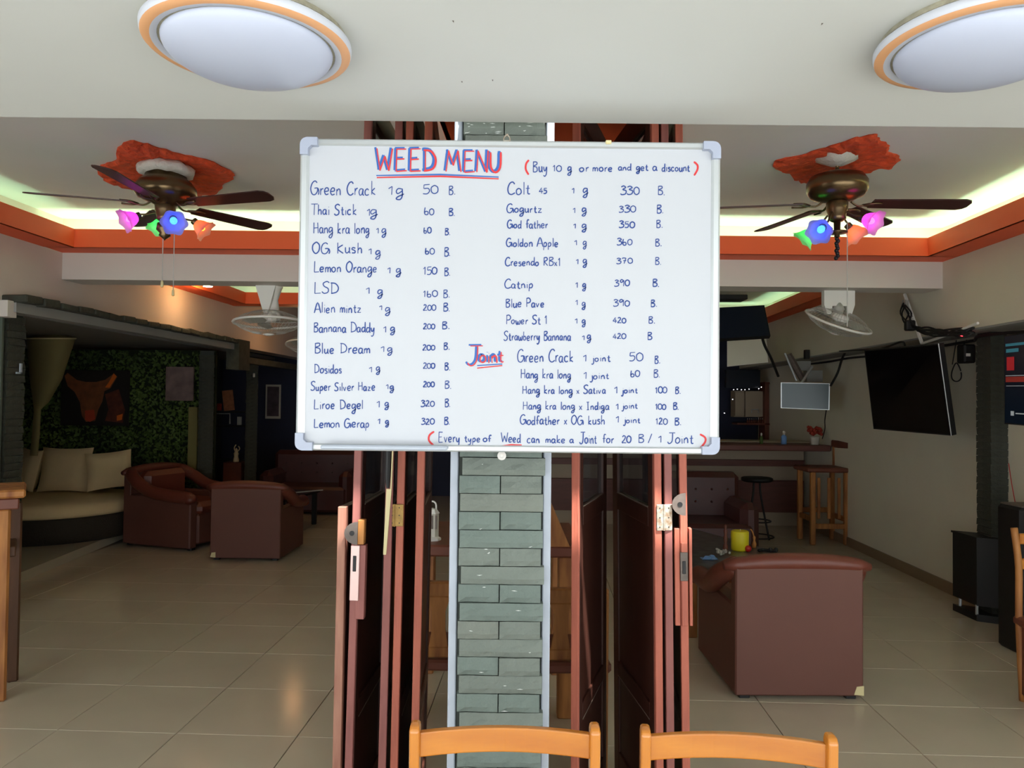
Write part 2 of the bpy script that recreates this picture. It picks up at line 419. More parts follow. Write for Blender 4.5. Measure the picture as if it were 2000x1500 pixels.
# dark stone columns built of strips
def stonecolumn(name, pts, z0, z1, label, rh=.055):
    """pts: plan polygon (4 pts)"""
    c = sum((Vector((p[0], p[1])) for p in pts), Vector((0, 0)))/4
    core = MB().hexa([(c.x+(p[0]-c.x)*.93, c.y+(p[1]-c.y)*.93, z0) for p in pts], [(c.x+(p[0]-c.x)*.93, c.y+(p[1]-c.y)*.93, z1) for p in pts])
    o = core.build(name, M['gap']); struct(o, label); n = int((z1-z0)/rh); protos = []
    for q in range(5):
        mb = MB(); rnd = random.Random(q+50)
        bb = [((p[0]-c.x)*rnd.uniform(.96, 1.06), (p[1]-c.y)*rnd.uniform(.96, 1.06)) for p in pts]
        tt = [((p[0]-c.x)*rnd.uniform(.96, 1.06), (p[1]-c.y)*rnd.uniform(.96, 1.06)) for p in pts]
        mb.hexa([(p[0], p[1], 0) for p in bb], [(p[0], p[1], rh-.004) for p in tt])
        protos.append([mb.build('stone_strip', M['dstone'], o), False])
    for k in range(n):
        e = protos[k % 5] if k < 5 else random.choice(protos); b = e[0] if not e[1] else e[0].copy()
        if e[1]: COL.objects.link(b)
        e[1] = True; b.location = (c.x, c.y, z0+k*rh)
    return o
def quad(x0, y0, x1, y1): return [(x0+K*y0, y0), (x1+K*y0, y0), (x1+K*y1, y1), (x0+K*y1, y1)]
stonecolumn('wall_column', quad(3.47, 5.95, 3.62, 6.15), 0, 2.235, 'dark stone column against the right wall')
lcol = stonecolumn('wall_column', quad(-4.35, 5.68, XL, 5.87), 0, 2.265, 'dark stone column at the left edge of the photo')
stonecolumn('wall_column', [P(388, 800, 9.6).xy, P(417, 800, 9.6).xy, P(417, 800, 9.95).xy, P(388, 800, 9.95).xy], 0, 2.25, 'dark stone column at the right end of the ivy alcove')
stonecolumn('wall_column', [P(480, 800, 11.1).xy, P(503, 800, 11.1).xy, P(503, 800, 11.4).xy, P(480, 800, 11.4).xy], 0, 2.2, 'dark stone column before the navy back wall')
# ledge beam along the alcove, stones on top
ld = MB().slab(rx(XL, 5.62), rx(XL, 9.75), 2.27, 2.345, (.1, 0)).build('trim_30', M['soffit']); struct(ld, 'grey beam over the alcove with rough stones on it')
for k in range(18):
    y = 5.72+k*.222; x = rx(XL+.07, y)[0]
    mb = MB().bbox((0, 0, 0), (.17+random.uniform(0, .03), .215, .045+random.uniform(0, .02)), .008)
    o = mb.build('ledge_stone', M['dstone'], ld); o.location = (x, y, 2.372); o.rotation_euler = (random.uniform(-.05, .05), random.uniform(-.05, .05), random.uniform(-.05, .05))
struct(MB().slab(rx(XL, 9.6), rx(XL, 9.95), 2.02, 2.4, (.16, 0)).slab(rx(XL, 9.95), rx(XL, 13.3), 2.12, 2.2, (.1, 0)).build('trim_31', M['dstone']), 'dark lintel beyond the alcove')
struct(MB().box(PZ(0, 0, 4) * 0 + Vector((rx(XL, 5.68)[0]-.12, 5.6, 2.29)), (.4, .1, .12)).build('trim_32', M['beam']), 'white block on top of the left column')
# white L bracket on left column and notice left of it
o = MB().box((0, 0, .03), (.012, .02, .08)).box((0, -.02, -.003), (.012, .06, .014)).build('letter_sign', M['whiteframe']); o.location = (rx(XL, 5.82)[0]+.02, 5.8, P(40, 728, 5.8).z); tag(o, 'small white L shaped bracket on the left stone column', 'bracket')
ps = thing('notice_board', 'dark green notice with a leaf print at the left photo edge', 'notice', P(-32, 780, 5.62))
MB().box((0, 0, 0), (.26, .02, 1.35)).build('panel', M['paperdark'], ps)
mb = MB()
for k in range(7):
    a = PI/2+(k-3)*.5; mb.add([(0, 0, 0), (.045*math.cos(a-.16), 0, .045*math.sin(a-.16)), (.1*math.cos(a), 0, .1*math.sin(a)), (.045*math.cos(a+.16), 0, .045*math.sin(a+.16))], [(0, 1, 2, 3)])
o = mb.build('leaf_print', M['greenleaf'], ps); o.location = (.04, -.0125, .0)

# ------------------------------------------------------------------ whiteboard
YW = 2.10
c0 = P(994, 578, YW); ppm = F/YW; BW, BH = 822/ppm, 611/ppm
wb = thing('whiteboard', 'large whiteboard with a handwritten menu hung on the stone pillar', 'whiteboard', c0)
fr = 13/ppm
MB().box((0, .006, 0), (BW-fr*1.2, .012, BH-fr*1.2)).build('writing_surface', M['board'], wb)
for sz in (1, -1):
    MB().bbox((0, .004, sz*(BH/2-fr/2)), (BW-2*fr, .022, fr), .004).build('frame_rail', M['alu'], wb)
    MB().bbox((sz*(BW/2-fr/2-.001), .004, 0), (fr+.006, .022, BH-2*fr), .006).build('frame_rail', M['alu'], wb)
for sx in (1, -1):
    for sz in (1, -1):
        m = MB(); L = .047; t = fr+.004; R = .02
        pts = [(0, 0), (-L, 0), (-L, -t)]
        outer = [(-R+R*math.cos(a), -R+R*math.sin(a)) for a in [PI/2-PI/2*i/6 for i in range(7)]]
        poly = [(-L, -t), (-L, 0)]+outer+[(0, -L), (-t, -L), (-t, -t-.008), (-t-.008, -t)]
        T = Matrix(((sx, 0, 0, sx*BW/2), (0, 0, -1, .012), (0, sz, 0, sz*BH/2), (0, 0, 0, 1)))
        m.prism(poly, .03, T); m.build('corner_cap', M['greyplastic'], wb)
MB().bbox((-.175-.155, -.022, -BH/2+.011), (.34, .05, .012), .004).build('pen_tray', M['whiteframe'], wb)
hk = thing('hook', 'small wire hook holding the top of the whiteboard', 'hook', P(990, 272, YW-.005))
MB().tube(smoothpts([(-.008, 0, -.008), (-.008, 0, .004), (0, 0, .012), (.008, 0, .004), (.008, 0, -.008)], 4), .0016).tube([(-.009, 0, -.004), (.009, 0, -.004)], .0014).tube([(0, 0, .012), (0, .06, .03)], .0014).build('wire', M['steel'], hk)
MB().lathe([(.004, 0), (.004, .004)], 10, Matrix.Translation((0, .05, .028)) @ Matrix.Rotation(PI/2, 4, 'X')).build('screw_head', M['steel'], hk)
o = MB().bbox((0, 0, 0), (.016, .02, .010), .002).build('clip', M['cream']); o.location = P(1188, 279, YW-.004); tag(o, 'small beige clip on the top edge of the whiteboard', 'clip')
o = MB().lathe([(.012, 0), (.013, .003), (.007, .006), (.0035, .004)], 16, Matrix.Rotation(PI/2, 4, 'X')).build('lower_hook', M['plasticwhite']); o.location = P(980, 890, YP-.016); tag(o, 'round white screw hook just under the whiteboard', 'hook')

# handwriting: own stroke letters, units of cap height (10 = cap)
G = {
'A': "0,0 3.4,10 6.6,0;1.2,3.5 5.6,3.7", 'B': "1,0 1.1,10;1.1,9.6 4.5,9.6 4.8,7.4 1.3,5.6 4.6,4.6 5.3,1.8 3.6,.1 .6,.2", 'C': "5.8,8.4 4.4,10 2,9 .3,5 1,1 3.4,-.2 6,1.3",
'D': "1,0 1,10;.2,9.7 4,9.2 6.2,5.5 5,1.4 .4,0", 'E': "5.3,9.8 .8,9.8;1,9.8 .8,0;.8,0 5.5,.2;.9,5.2 4.5,5.4", 'G': "5.6,8.6 4,10 1.6,8.6 .2,4.6 1.2,.7 3.8,0 5.8,2.4 5.9,4.6;3.2,4.6 6.2,4.7 7,2 6.6,0",
'H': "1,0 1.2,10;5.8,.2 5.4,10;1.1,5 5.6,5.3", 'I': "2,0 2,10;.4,10 3.6,10;.4,0 3.6,0", 'J': "5,10 4.6,3 3.4,.2 1.4,-.4 .2,1.2;1.6,10 7.4,10", 'K': "1,0 1,10;5.4,8 1.1,4.4 5.6,0",
'L': "1,10 .7,0;.7,0 5,.4", 'M': "0,0 1.4,10;1.4,10 3.6,3;3.6,3 6,10;6,10 7.6,0", 'N': "0,0 .6,10;.6,10 5,0;5,0 5.6,10", 'O': "3,10 .6,7.6 .3,3 2.6,0 5.2,2.6 5.6,7.4 3.6,10 2.6,9.8",
'P': "1,0 1.1,10;.6,9.4 3.6,10 5.4,7.6 4,5 1.1,4.6", 'R': "1,0 1.1,10;.6,9.6 4,9.8 4.8,7.2 1.2,5;1.3,5 5.4,0", 'S': "5.4,8.8 3.6,10 1,8.6 1.6,6 4.4,4 4.2,1 1.6,0 0,1.4", 'T': "0,9.8 6.4,9.8;3.2,9.8 3,0", 'U': "0,10 .3,2.6 2.6,0 5,2.6 5.4,10",
'W': "0,10 1.6,0;1.6,0 3.8,6.6;3.8,6.6 5.8,0;5.8,0 7.6,10",
'a': "3.7,4.6 1.6,5 .3,2.8 1,.3 2.8,.8 3.8,4.4;3.8,4.8 3.6,1 4.6,0", 'b': "1,10 .8,.2;.9,3.4 2.8,4.6 4,2.6 2.8,.1 .8,.4", 'c': "3.6,4 2.4,5 .6,3.6 .6,1 2.2,0 3.8,.9",
'd': "3.6,4.2 1.6,4.6 .3,2.2 1.4,0 3.4,1.4 3.9,4;4,10 3.9,1 4.6,0", 'e': "0.6,2.4 3.4,2.9 3.2,4.8 1.4,4.8 .3,2.4 1.4,.1 3.8,.7", 'f': "4,9.2 2.8,10 1.8,8 1.7,0;.2,5 3.6,5.2",
'g': "3.6,4.8 1.4,5 .3,2.8 1.2,.8 3.6,3.2;3.7,5.1 3.6,-1 2.4,-4 .4,-3.6 1.2,-1.8 4.6,.6", 'h': "1,10 .8,0;.9,3 2.6,5 3.7,3.8 3.8,0", 'i': "1,4.9 1,0;1,7 1.1,7.3", 'j': "2,4.9 2,-1 1,-3.8 -.4,-3;2,7 2.1,7.3",
'k': "1,10 .9,0;3.8,4.8 1,2.2 4,0", 'l': "1,10 .9,0", 'm': "0.6,4.8 .5,0;.6,3 1.8,4.8 2.8,3.8 2.8,0;2.8,3 4.2,4.8 5.2,3.8 5.4,0", 'n': "0.6,4.8 .6,0;.6,3 2.2,4.9 3.5,3.8 3.8,0",
'o': "2.2,4.9 .4,3.4 .6,.8 2.2,0 3.8,1.6 3.6,4 2,4.9", 'p': "0.8,4.8 .4,-4;.8,3.8 2.6,5 3.8,3 2.8,.4 .8,.4", 'r': "0.8,4.8 .8,0;.8,2.6 1.6,4.4 3.2,4.8", 's': "3.4,4.4 1.6,5 .7,3.6 3,2.2 2.8,.3 .4,.3",
't': "1.8,7.4 1.6,1.2 2.6,0 3.4,.6;.2,4.6 3.2,4.8", 'u': "0.6,4.8 .6,1.2 1.8,0 3.4,1.6 3.6,4.8;3.6,4.8 3.8,.6 4.4,0", 'v': "0.2,4.8 1.8,0;1.8,0 3.6,4.8", 'w': "0.2,4.8 .8,.6 2,.2 2.8,3.6;2.8,3.6 3.4,.2 4.8,.8 5,4.8",
'x': "0.4,4.6 3.4,0;3.4,4.8 .4,0", 'y': "0.4,4.8 .9,1.6 2.2,1 3.6,4.6;3.8,4.8 3.2,-1.6 1.6,-4 .4,-3", 'z': "0.4,4.6 3.6,4.6;3.6,4.6 .5,.2;.5,.2 4,.3",
'0': "2.6,9.4 .5,7 .6,2 2.6,.2 4.6,2.4 4.6,7.2 2.4,9.4", '1': "0.4,7 2,9.6;2,9.6 1.9,0", '2': "0.8,8 2,9.8 3.8,8.6 3,5.2 .4,.8 1.8,.4;1.8,.6 4.8,.3", '3': "0.4,8.6 2.4,9.9 4.2,8.2 1.8,5.8 4.4,4.4 3.8,.9 1,0 .1,1.2",
'4': "3.2,10 .2,3.2;.2,3.2 4.8,3.4;3.3,7 3.2,0", '5': "4.6,9.9 1.2,9.6;1.2,9.6 1,5.6;1,5.6 3.6,5.9 4.4,3.2 3,.3 .4,.4", '6': "1.2,10 .6,3.4 1.4,.3 3.6,.5 4,3.6 2.2,4.8 .7,3", '7': "0.4,8.2 .8,9.6 4,9.4;4,9.4 2,0;1.2,5 4.2,5.2",
'8': "3.6,9 1.6,9.4 1.4,7 3.6,4 2.8,.4 .8,1.4 1.4,4 3.8,7.4 3.4,9.2", '9': "4,7.4 2.2,9.6 .6,7.6 1.6,5.4 4,7.6;4.1,8.8 3.8,0", '.': "0.2,.5 1.2,.2", '/': "0,-1 4,10.5", '(': "2.6,11.5 .6,8 .5,3 2.6,-1.5", ')': "0.4,11.5 2.8,8.4 2.9,4 .5,-1.5",
}
ADV = {'W': 8.8, 'M': 8.8, 'm': 6.6, 'w': 6.2, 'l': 2.4, 'i': 2.4, 'j': 3, ' ': 4.2, '.': 2, '1': 3.4, 'I': 4.8, 'r': 4, 'f': 4.2, 't': 4.2, 's': 4.4, 'x': 4.6, 'A': 7.4, 'H': 7.2, 'G': 8, 'D': 7.2, 'O': 6.8, 'J': 7, '(': 3.6, ')': 3.6, 'N': 7, 'U': 6.8, 'E': 7, 'L': 6}
def ribbon(mb, pts, wd, y):
    n = len(pts); vs = []
    for i in range(n):
        t = (pts[min(i+1, n-1)]-pts[max(i-1, 0)]); t = t.normalized() if t.length > 1e-9 else Vector((1, 0))
        nn = Vector((-t.y, t.x))*wd/2*(1 if 0 < i < n-1 else .7)
        for sg in (1, -1): vs.append((pts[i].x+nn.x*sg, y, pts[i].y+nn.y*sg))
    mb.add(vs, [(2*i, 2*i+1, 2*i+3, 2*i+2) for i in range(n-1)])
ly = [0]
def write(mb, text, u0, u1, v, cap, wpx=2.0, off=(0, 0), seed=None):
    x = 0; segs = []; rnd = random.Random(seed if seed is not None else hash_s(text))
    for ch_ in text:
        if ch_ != ' ':
            jy = rnd.uniform(-.35, .35); js = rnd.uniform(.93, 1.07)
            for st in G[ch_].split(';'):
                pp = [tuple(map(float, q.split(','))) for q in st.split()]
                segs.append([Vector((x+a*js+rnd.uniform(-.12, .12), b*js+jy+rnd.uniform(-.12, .12))) for a, b in pp])
        x += ADV.get(ch_, 5.2 if ch_.islower() or ch_.isdigit() else 6.4)
    xs = [p.x for sg in segs for p in sg]; mn, mx = min(xs), max(xs)
    if u1 is None: sx = cap/10
    else: sx = (u1-u0)/(mx-mn) if mx > mn else cap/10
    for sg in segs:
        q = [P(u0+(p.x-mn)*sx+off[0], v-p.y*cap/10+off[1], YW)-c0 for p in smoothpts(sg, 4)]
        ly[0] += 1
        ribbon(mb, [Vector((p.x, p.z)) for p in q], wpx/ppm*rnd.uniform(.85, 1.15), -.0006-(ly[0] % 9)*.00003)
def hash_s(s): return sum((i+3)*ord(c) for i, c in enumerate(s))
def uline(mb, pts, wpx):
    q = [P(a, b, YW)-c0 for a, b in pts]; ribbon(mb, [Vector((p.x, p.z)) for p in q], wpx/ppm, -.001)
rows = [
 [("Green Crack", 607, 733, 381, 26), ("1", 759, 766, 380, 16), ("g", 774, 789, 381, 22), ("50", 826, 855, 379, 19), ("B.", 877, 889, 380, 18)],
 [("Thai Stick", 608, 696, 420, 21), ("1", 717, 722, 421, 13), ("g", 724, 738, 420, 19), ("60", 829, 847, 420, 14), ("B.", 877, 888, 421, 14)],
 [("Hang kra long", 613, 722, 456, 21), ("1", 735, 739, 456, 10), ("g", 746, 755, 456, 17), ("60", 828, 842, 456, 12), ("B.", 869, 879, 459, 13)],
 [("OG Kush", 611, 706, 495, 22), ("1", 720, 725, 497, 12), ("g", 734, 744, 499, 17), ("60", 831, 848, 497, 13), ("B.", 868, 879, 500, 16)],
 [("Lemon Orange", 614, 735, 532, 20), ("1", 757, 762, 534, 12), ("g", 774, 784, 534, 18), ("150", 827, 853, 536, 15), ("B.", 868, 879, 538, 15)],
 [("LSD", 615, 661, 573, 22), ("1", 715, 721, 574, 13), ("g", 738, 748, 575, 19), ("160", 827, 854, 580, 13), ("B.", 866, 878, 581, 15)],
 [("Alien mintz", 614, 705, 611, 20), ("1", 741, 746, 606, 9), ("g", 753, 763, 610, 16), ("200", 827, 851, 607, 12), ("B.", 866, 878, 608, 15)],
 [("Bannana Daddy", 613, 731, 649, 19), ("1", 749, 754, 649, 12), ("g", 763, 772, 647, 16), ("200", 827, 849, 643, 11), ("B.", 864, 878, 642, 15)],
 [("Blue Dream", 615, 722, 690, 20), ("1", 744, 750, 687, 11), ("g", 757, 767, 687, 16), ("200", 826, 849, 684, 11), ("B.", 867, 878, 683, 14)],
 [("Dosidos", 614, 667, 729, 18), ("1", 721, 726, 727, 10), ("g", 735, 743, 725, 16), ("200", 827, 849, 720, 11), ("B.", 869, 879, 723, 15)],
 [("Super Silver Haze", 607, 732, 763, 17), ("1", 754, 758, 760, 9), ("g", 762, 770, 761, 15), ("200", 827, 848, 756, 11), ("B.", 869, 881, 759, 15)],
 [("Liroe Degel", 614, 708, 799, 19), ("1", 736, 741, 796, 12), ("g", 752, 760, 794, 15), ("320", 822, 848, 794, 12), ("B.", 869, 879, 795, 15)],
 [("Lemon Gerap", 614, 720, 835, 18), ("1", 738, 742, 828, 10), ("g", 753, 760, 828, 14), ("320", 823, 848, 829, 12), ("B.", 868, 878, 829, 14)],
 [("Buy", 1041, 1068, 336, 22), ("10", 1080, 1096, 335, 13), ("g", 1109, 1117, 335, 18), ("or", 1132, 1150, 335, 17), ("more", 1158, 1195, 335, 16), ("and", 1208, 1233, 333, 13), ("get", 1243, 1266, 333, 14), ("a", 1275, 1284, 334, 16), ("discount", 1293, 1347, 335, 16)],
 [("Colt", 992, 1035, 380, 25), ("45", 1053, 1068, 378, 11), ("1", 1117, 1121, 378, 11), ("g", 1139, 1149, 378, 19), ("330", 1212, 1248, 380, 17), ("B.", 1285, 1298, 381, 17)],
 [("Gogurtz", 990, 1058, 415, 17), ("1", 1119, 1123, 416, 10), ("g", 1137, 1146, 415, 18), ("330", 1209, 1241, 415, 13), ("B.", 1283, 1295, 416, 16)],
 [("God father", 991, 1070, 446, 16), ("1", 1120, 1124, 446, 9), ("g", 1137, 1146, 446, 17), ("350", 1209, 1239, 445, 13), ("B.", 1282, 1294, 445, 16)],
 [("Goldon Apple", 989, 1089, 482, 17), ("1", 1122, 1126, 479, 10), ("g", 1139, 1146, 480, 16), ("360", 1205, 1234, 479, 13), ("B.", 1280, 1292, 481, 15)],
 [("Cresendo RBx1", 987, 1093, 519, 16), ("1", 1125, 1129, 516, 10), ("g", 1139, 1147, 515, 16), ("370", 1204, 1235, 515, 12), ("B.", 1280, 1291, 517, 15)],
 [("Catnip", 986, 1040, 563, 17), ("1", 1124, 1128, 562, 10), ("g", 1138, 1145, 562, 16), ("390", 1200, 1229, 559, 13), ("B.", 1275, 1287, 560, 14)],
 [("Blue Pave", 988, 1062, 600, 17), ("1", 1124, 1128, 596, 10), ("g", 1137, 1144, 598, 15), ("390", 1198, 1229, 598, 13), ("B.", 1271, 1283, 599, 14)],
 [("Power St 1", 989, 1067, 633, 17), ("1", 1123, 1127, 632, 10), ("g", 1137, 1144, 632, 15), ("420", 1197, 1222, 631, 11), ("B.", 1267, 1279, 632, 14)],
 [("Strawberry Bannana", 984, 1115, 665, 18), ("1", 1137, 1141, 664, 9), ("g", 1147, 1155, 663, 16), ("420", 1197, 1222, 662, 11), ("B", 1265, 1273, 663, 14)],
 [("Green Crack", 1011, 1119, 707, 23), ("1", 1139, 1145, 706, 13), ("joint", 1155, 1192, 706, 15), ("50", 1229, 1255, 706, 18), ("B.", 1279, 1289, 710, 16)],
 [("Hang kra long", 1018, 1115, 739, 18), ("1", 1140, 1145, 740, 13), ("joint", 1152, 1189, 740, 14), ("60", 1232, 1249, 736, 13), ("B.", 1277, 1288, 737, 15)],
 [("Hang kra long x Sativa", 1021, 1183, 769, 16), ("1", 1200, 1205, 768, 13), ("joint", 1213, 1245, 768, 13), ("100", 1280, 1302, 768, 13), ("B.", 1319, 1329, 769, 14)],
 [("Hang kra long x Indiga", 1022, 1190, 800, 16), ("1", 1203, 1207, 800, 12), ("joint", 1214, 1245, 798, 13), ("100", 1280, 1300, 800, 12), ("B.", 1315, 1325, 800, 13)],
 [("Godfather x OG kush", 1016, 1180, 829, 18), ("1", 1203, 1208, 825, 12), ("joint", 1217, 1250, 826, 13), ("120", 1281, 1303, 829, 13), ("B.", 1318, 1330, 830, 14)],
 [("Every", 857, 897, 864, 20), ("type", 907, 937, 863, 15), ("of", 944, 960, 863, 14), ("Weed", 979, 1017, 864, 18), ("can", 1030, 1053, 865, 17), ("make", 1066, 1103, 865, 15), ("a", 1113, 1121, 865, 14), ("Joint", 1132, 1165, 866, 21), ("for", 1177, 1199, 865, 17), ("20", 1215, 1232, 865, 14), ("B", 1247, 1257, 864, 16), ("/", 1266, 1273, 864, 15), ("1", 1286, 1291, 864, 13), ("Joint", 1304, 1354, 866, 21)],
]
for ri, row in enumerate(rows):
    for k, (t, a, b, v, cp) in enumerate(row):
        mb = MB(); write(mb, t, a, b, v, cp, 2.25, seed=ri*17+k); mb.build('word', M['blueink'], wb)
for (t, a, b, v, cp, wpx) in (("WEED", 735, 850, 333, 42, 6.5), ("MENU", 870, 977, 335, 40, 6.5), ("J", 912, 942, 712, 36, 5), ("oint", 937, 982, 707, 28, 5)):
    mb = MB(); write(mb, t, a, b, v, cp, wpx, (-2, -1), seed=5); mb.build('heading', M['bluemark'], wb)
    mb = MB(); ly[0] += 3
    for q in range(1): write(mb, t, a, b, v, cp, wpx*.55, (1.2, 1.2), seed=5)
    o = mb.build('heading', M['redink'], wb, label='red strokes of the heading'); o.location.y = -.0008
for pts, wd_, mm in (([(735, 343), (860, 341), (974, 346)], 3.2, 'bluemark'), ([(932, 714), (981, 711)], 3, 'bluemark'), ([(736, 347), (860, 344.5), (974, 349.5)], 3.4, 'redink'), ([(932, 719), (981, 714)], 3, 'redink'), ([(979, 871), (998, 868.5), (1019, 869)], 2.6, 'redink')):
    mb = MB(); uline(mb, pts, wd_); mb.build('underline', M[mm], wb)
for (t, a, b, v, cp) in (("(", 1027, 1033, 338, 23), (")", 1355, 1362, 339, 22), ("(", 838, 848, 867, 22), (")", 1367, 1377, 871, 22)):
    mb = MB(); write(mb, t, a, b, v, cp, 4); mb.build('bracket_mark', M['redink'], wb)

# ------------------------------------------------------------------ folding doors
dn = [0]
def leaf(un, uf, Yn, Yf, label, thick=.027, ztop=2.78, m_edge='doorwood', short=False, lean=None, side=1, farface=None):
    """near edge at pixel column un, far edge at uf (photo row 1200)"""
    dn[0] += 1
    a = P(un, 1200, Yn); b = P(uf, 1200, Yf); a = Vector((a.x, Yn)); b = Vector((b.x, Yf)); L = (b-a).length
    rz = math.atan2(b.y-a.y, b.x-a.x)-PI/2
    th = -.0155*(un-1000)/315 if lean is None else lean
    r = thing('door_%d' % dn[0], label, 'door'); del r['category']; r['kind'] = 'structure'
    r.location = (a.x-.9*th, a.y, 0); r.rotation_euler = (0, th, rz)
    e = M[m_edge]; st = .075; T_ = None
    def zb(y0, y1, z0, z1, t, m, name, bev=.002, x=0): return MB().bbox((x, (y0+y1)/2, (z0+z1)/2), (t, y1-y0, z1-z0), bev).build(name, m, r)
    zt = 1.27 if short else ztop
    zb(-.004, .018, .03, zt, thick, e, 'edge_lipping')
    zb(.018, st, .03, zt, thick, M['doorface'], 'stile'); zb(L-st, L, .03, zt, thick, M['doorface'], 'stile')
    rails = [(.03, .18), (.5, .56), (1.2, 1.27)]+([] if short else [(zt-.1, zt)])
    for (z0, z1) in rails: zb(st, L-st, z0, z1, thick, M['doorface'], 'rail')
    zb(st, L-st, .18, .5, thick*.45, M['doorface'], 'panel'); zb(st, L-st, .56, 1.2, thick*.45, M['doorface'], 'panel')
    for z in (.5, 1.27) if not short else (.5,):
        for sx in (-1, 1): MB().box((sx*thick*.4, L/2, z+.001), (thick*.3, L-2*st, .004)).build('bead', M['edging'], r)
    if not short: zb(st, L-st, 1.272, zt-.1, .006, M['glass'], 'pane')
    return r
d = 2.75
dl0 = leaf(664, 722, d, 3.15, 'short reddish door leaf, outermost of the left stack', thick=.03, m_edge='doorpale', short=True, lean=.006)
dl1 = leaf(690, 749, d, 3.3, 'folded door leaf with the pink lock plate in the left stack', m_edge='doorwood2')
dl2 = leaf(754, 772, d, 3.3, 'folded door leaf left of the brass hinge in the left stack', m_edge='doorwood2')
dl3 = leaf(777, 810, d+.01, 3.3, 'folded door leaf right of the brass hinge in the left stack')
dl4 = leaf(816, 833, d, 3.3, 'folded door leaf nearest the pillar in the left stack')
dr1 = leaf(1123, 1178, d, 3.3, 'folded door leaf nearest the pillar in the right stack', m_edge='doorwood')
dr2 = leaf(1286, 1203, d, 3.35, 'folded door leaf left of the worn steel hinge')
dr3 = leaf(1307, 1262, d, 3.35, 'folded door leaf right of the worn steel hinge', m_edge='doorwood2')
dr4 = leaf(1337, 1300, d, 3.35, 'folded door leaf with the thick lock block in the right stack', m_edge='doorwood')
def on_leaf(r, u, v, y=None):  # point on near edge plane in leaf coordinates
    p = P(u, v, y or d-.004); return Matrix.LocRotScale(r.location, r.rotation_euler, None).inverted() @ p
def edgepart(r, name, m, u0, u1, v0, v1, dy=.006, back=0, label=None, bev=.0015):
    a = on_leaf(r, u0, v0); b = on_leaf(r, u1, v1); x0, x1 = sorted((a.x, b.x)); z0, z1 = sorted((a.z, b.z))
    return MB().bbox(((x0+x1)/2, -.006-dy/2+back/2, (z0+z1)/2), (x1-x0, dy+back, z1-z0), bev).build(name, m, r, label=label)
# left lock leaf
edgepart(dl1, 'block', M['rawwood'], 700, 711, 1015, 1063, .004, .03, 'bare yellow wood block')
edgepart(dl1, 'block', M['doorwood2'], 698, 711, 1064, 1209, .003, .03)
lk = edgepart(dl1, 'lock_plate', M['zinc'], 687, 701, 1064, 1172, .01, label='pinkish metal lock plate')
edgepart(dl1, 'keyhole', M['dark'], 691, 697, 1084, 1115, .0115)
def plate(r, u, v, flip):
    c = on_leaf(r, u, v); R = 22/F*d; poly = [(0, -R)]+[(-flip*R*1.25*math.cos(t)*.95, R*math.sin(t)) for t in [(-PI/2+PI*i/10) for i in range(1, 10)]]+[(0, R)]
    m = MB().prism(poly, .004, Matrix.Translation((c.x, -.02, c.z)) @ Matrix.Rotation(PI/2, 4, 'X')); o = m.build('latch_plate', M['iron'], r, label='dull half round latch plate')
    MB().lathe([(.009, 0), (.009, .001)], 12, Matrix.Translation((c.x-flip*.02, -.0245, c.z)) @ Matrix.Rotation(PI/2, 4, 'X')).build('hole', M['dark'], r)
plate(dl1, 701, 1040, 1); plate(dr4, 1338, 984, 1)
for (v0, v1) in ((1124, 1132), (1186, 1500)): pass
edgepart(dr4, 'block', M['doorwood'], 1317, 1329, 1032, 1222, .003, .03); edgepart(dr4, 'block', M['doorwood'], 1345, 1353, 1032, 1222, .003, .03)
edgepart(dr4, 'block', M['doorwood'], 1330, 1344, 1060, 1222, .006, .02)
edgepart(dr4, 'lock_plate', M['iron'], 1328, 1343, 1078, 1134, .009, label='worn grey lock plate'); edgepart(dr4, 'keyhole', M['dark'], 1332, 1339, 1095, 1120, .011)
def hinge(r, u0, um, u1, v0, v1, m, lab):
    edgepart(r, 'hinge_leaf', m, u0, um-1, v0, v1, .004, label=lab); edgepart(r, 'hinge_leaf', m, um+1, u1, v0, v1, .004, label=lab)
    a = on_leaf(r, um, v0); b = on_leaf(r, um, v1); MB().tube([(a.x, -.009, a.z), (b.x, -.009, b.z)], .003, 8).build('hinge_pin', m, r)
    for v in (v0+7, (v0+v1)/2, v1-7):
        for u in ((u0+um)/2-1, (um+u1)/2+1):
            c = on_leaf(r, u, v); MB().lathe([(.0023, 0), (.0023, .001)], 8, Matrix.Translation((c.x, -.0102, c.z)) @ Matrix.Rotation(PI/2, 4, 'X')).build('screw', M['dark'], r)
hinge(dr2, 1281, 1296, 1313, 985, 1036, M['steel'], 'rusty white steel hinge'); hinge(dl3, 763, 770, 787, 985, 1029, M['brass'], 'old brass hinge')
sw = thing('broom', 'cream wooden stick with dark grip leaning in the left door stack', 'stick', P(750, 1083, 2.7))
a = P(751, 1083, 2.7)-sw.location; b = P(760, 955, 2.7)-sw.location; c = P(767, 880, 2.7)-sw.location
MB().hexa([a+Vector((-.004, -.004, 0)), a+Vector((.006, -.004, 0)), a+Vector((.006, .006, 0)), a+Vector((-.004, .006, 0))], [b+Vector((-.009, -.004, 0)), b+Vector((.009, -.004, 0)), b+Vector((.009, .006, 0)), b+Vector((-.009, .006, 0))]).hexa([b+Vector((.005, -.004, 0)), b+Vector((.009, -.004, 0)), b+Vector((.009, .006, 0)), b+Vector((.005, .006, 0))], [c+Vector((-.002, -.004, 0)), c+Vector((.002, -.004, 0)), c+Vector((.002, .006, 0)), c+Vector((-.002, .006, 0))]).build('stick', M['cream'], sw)
g0 = P(760, 953, 2.705)-sw.location; g1 = P(759, 800, 2.705)-sw.location
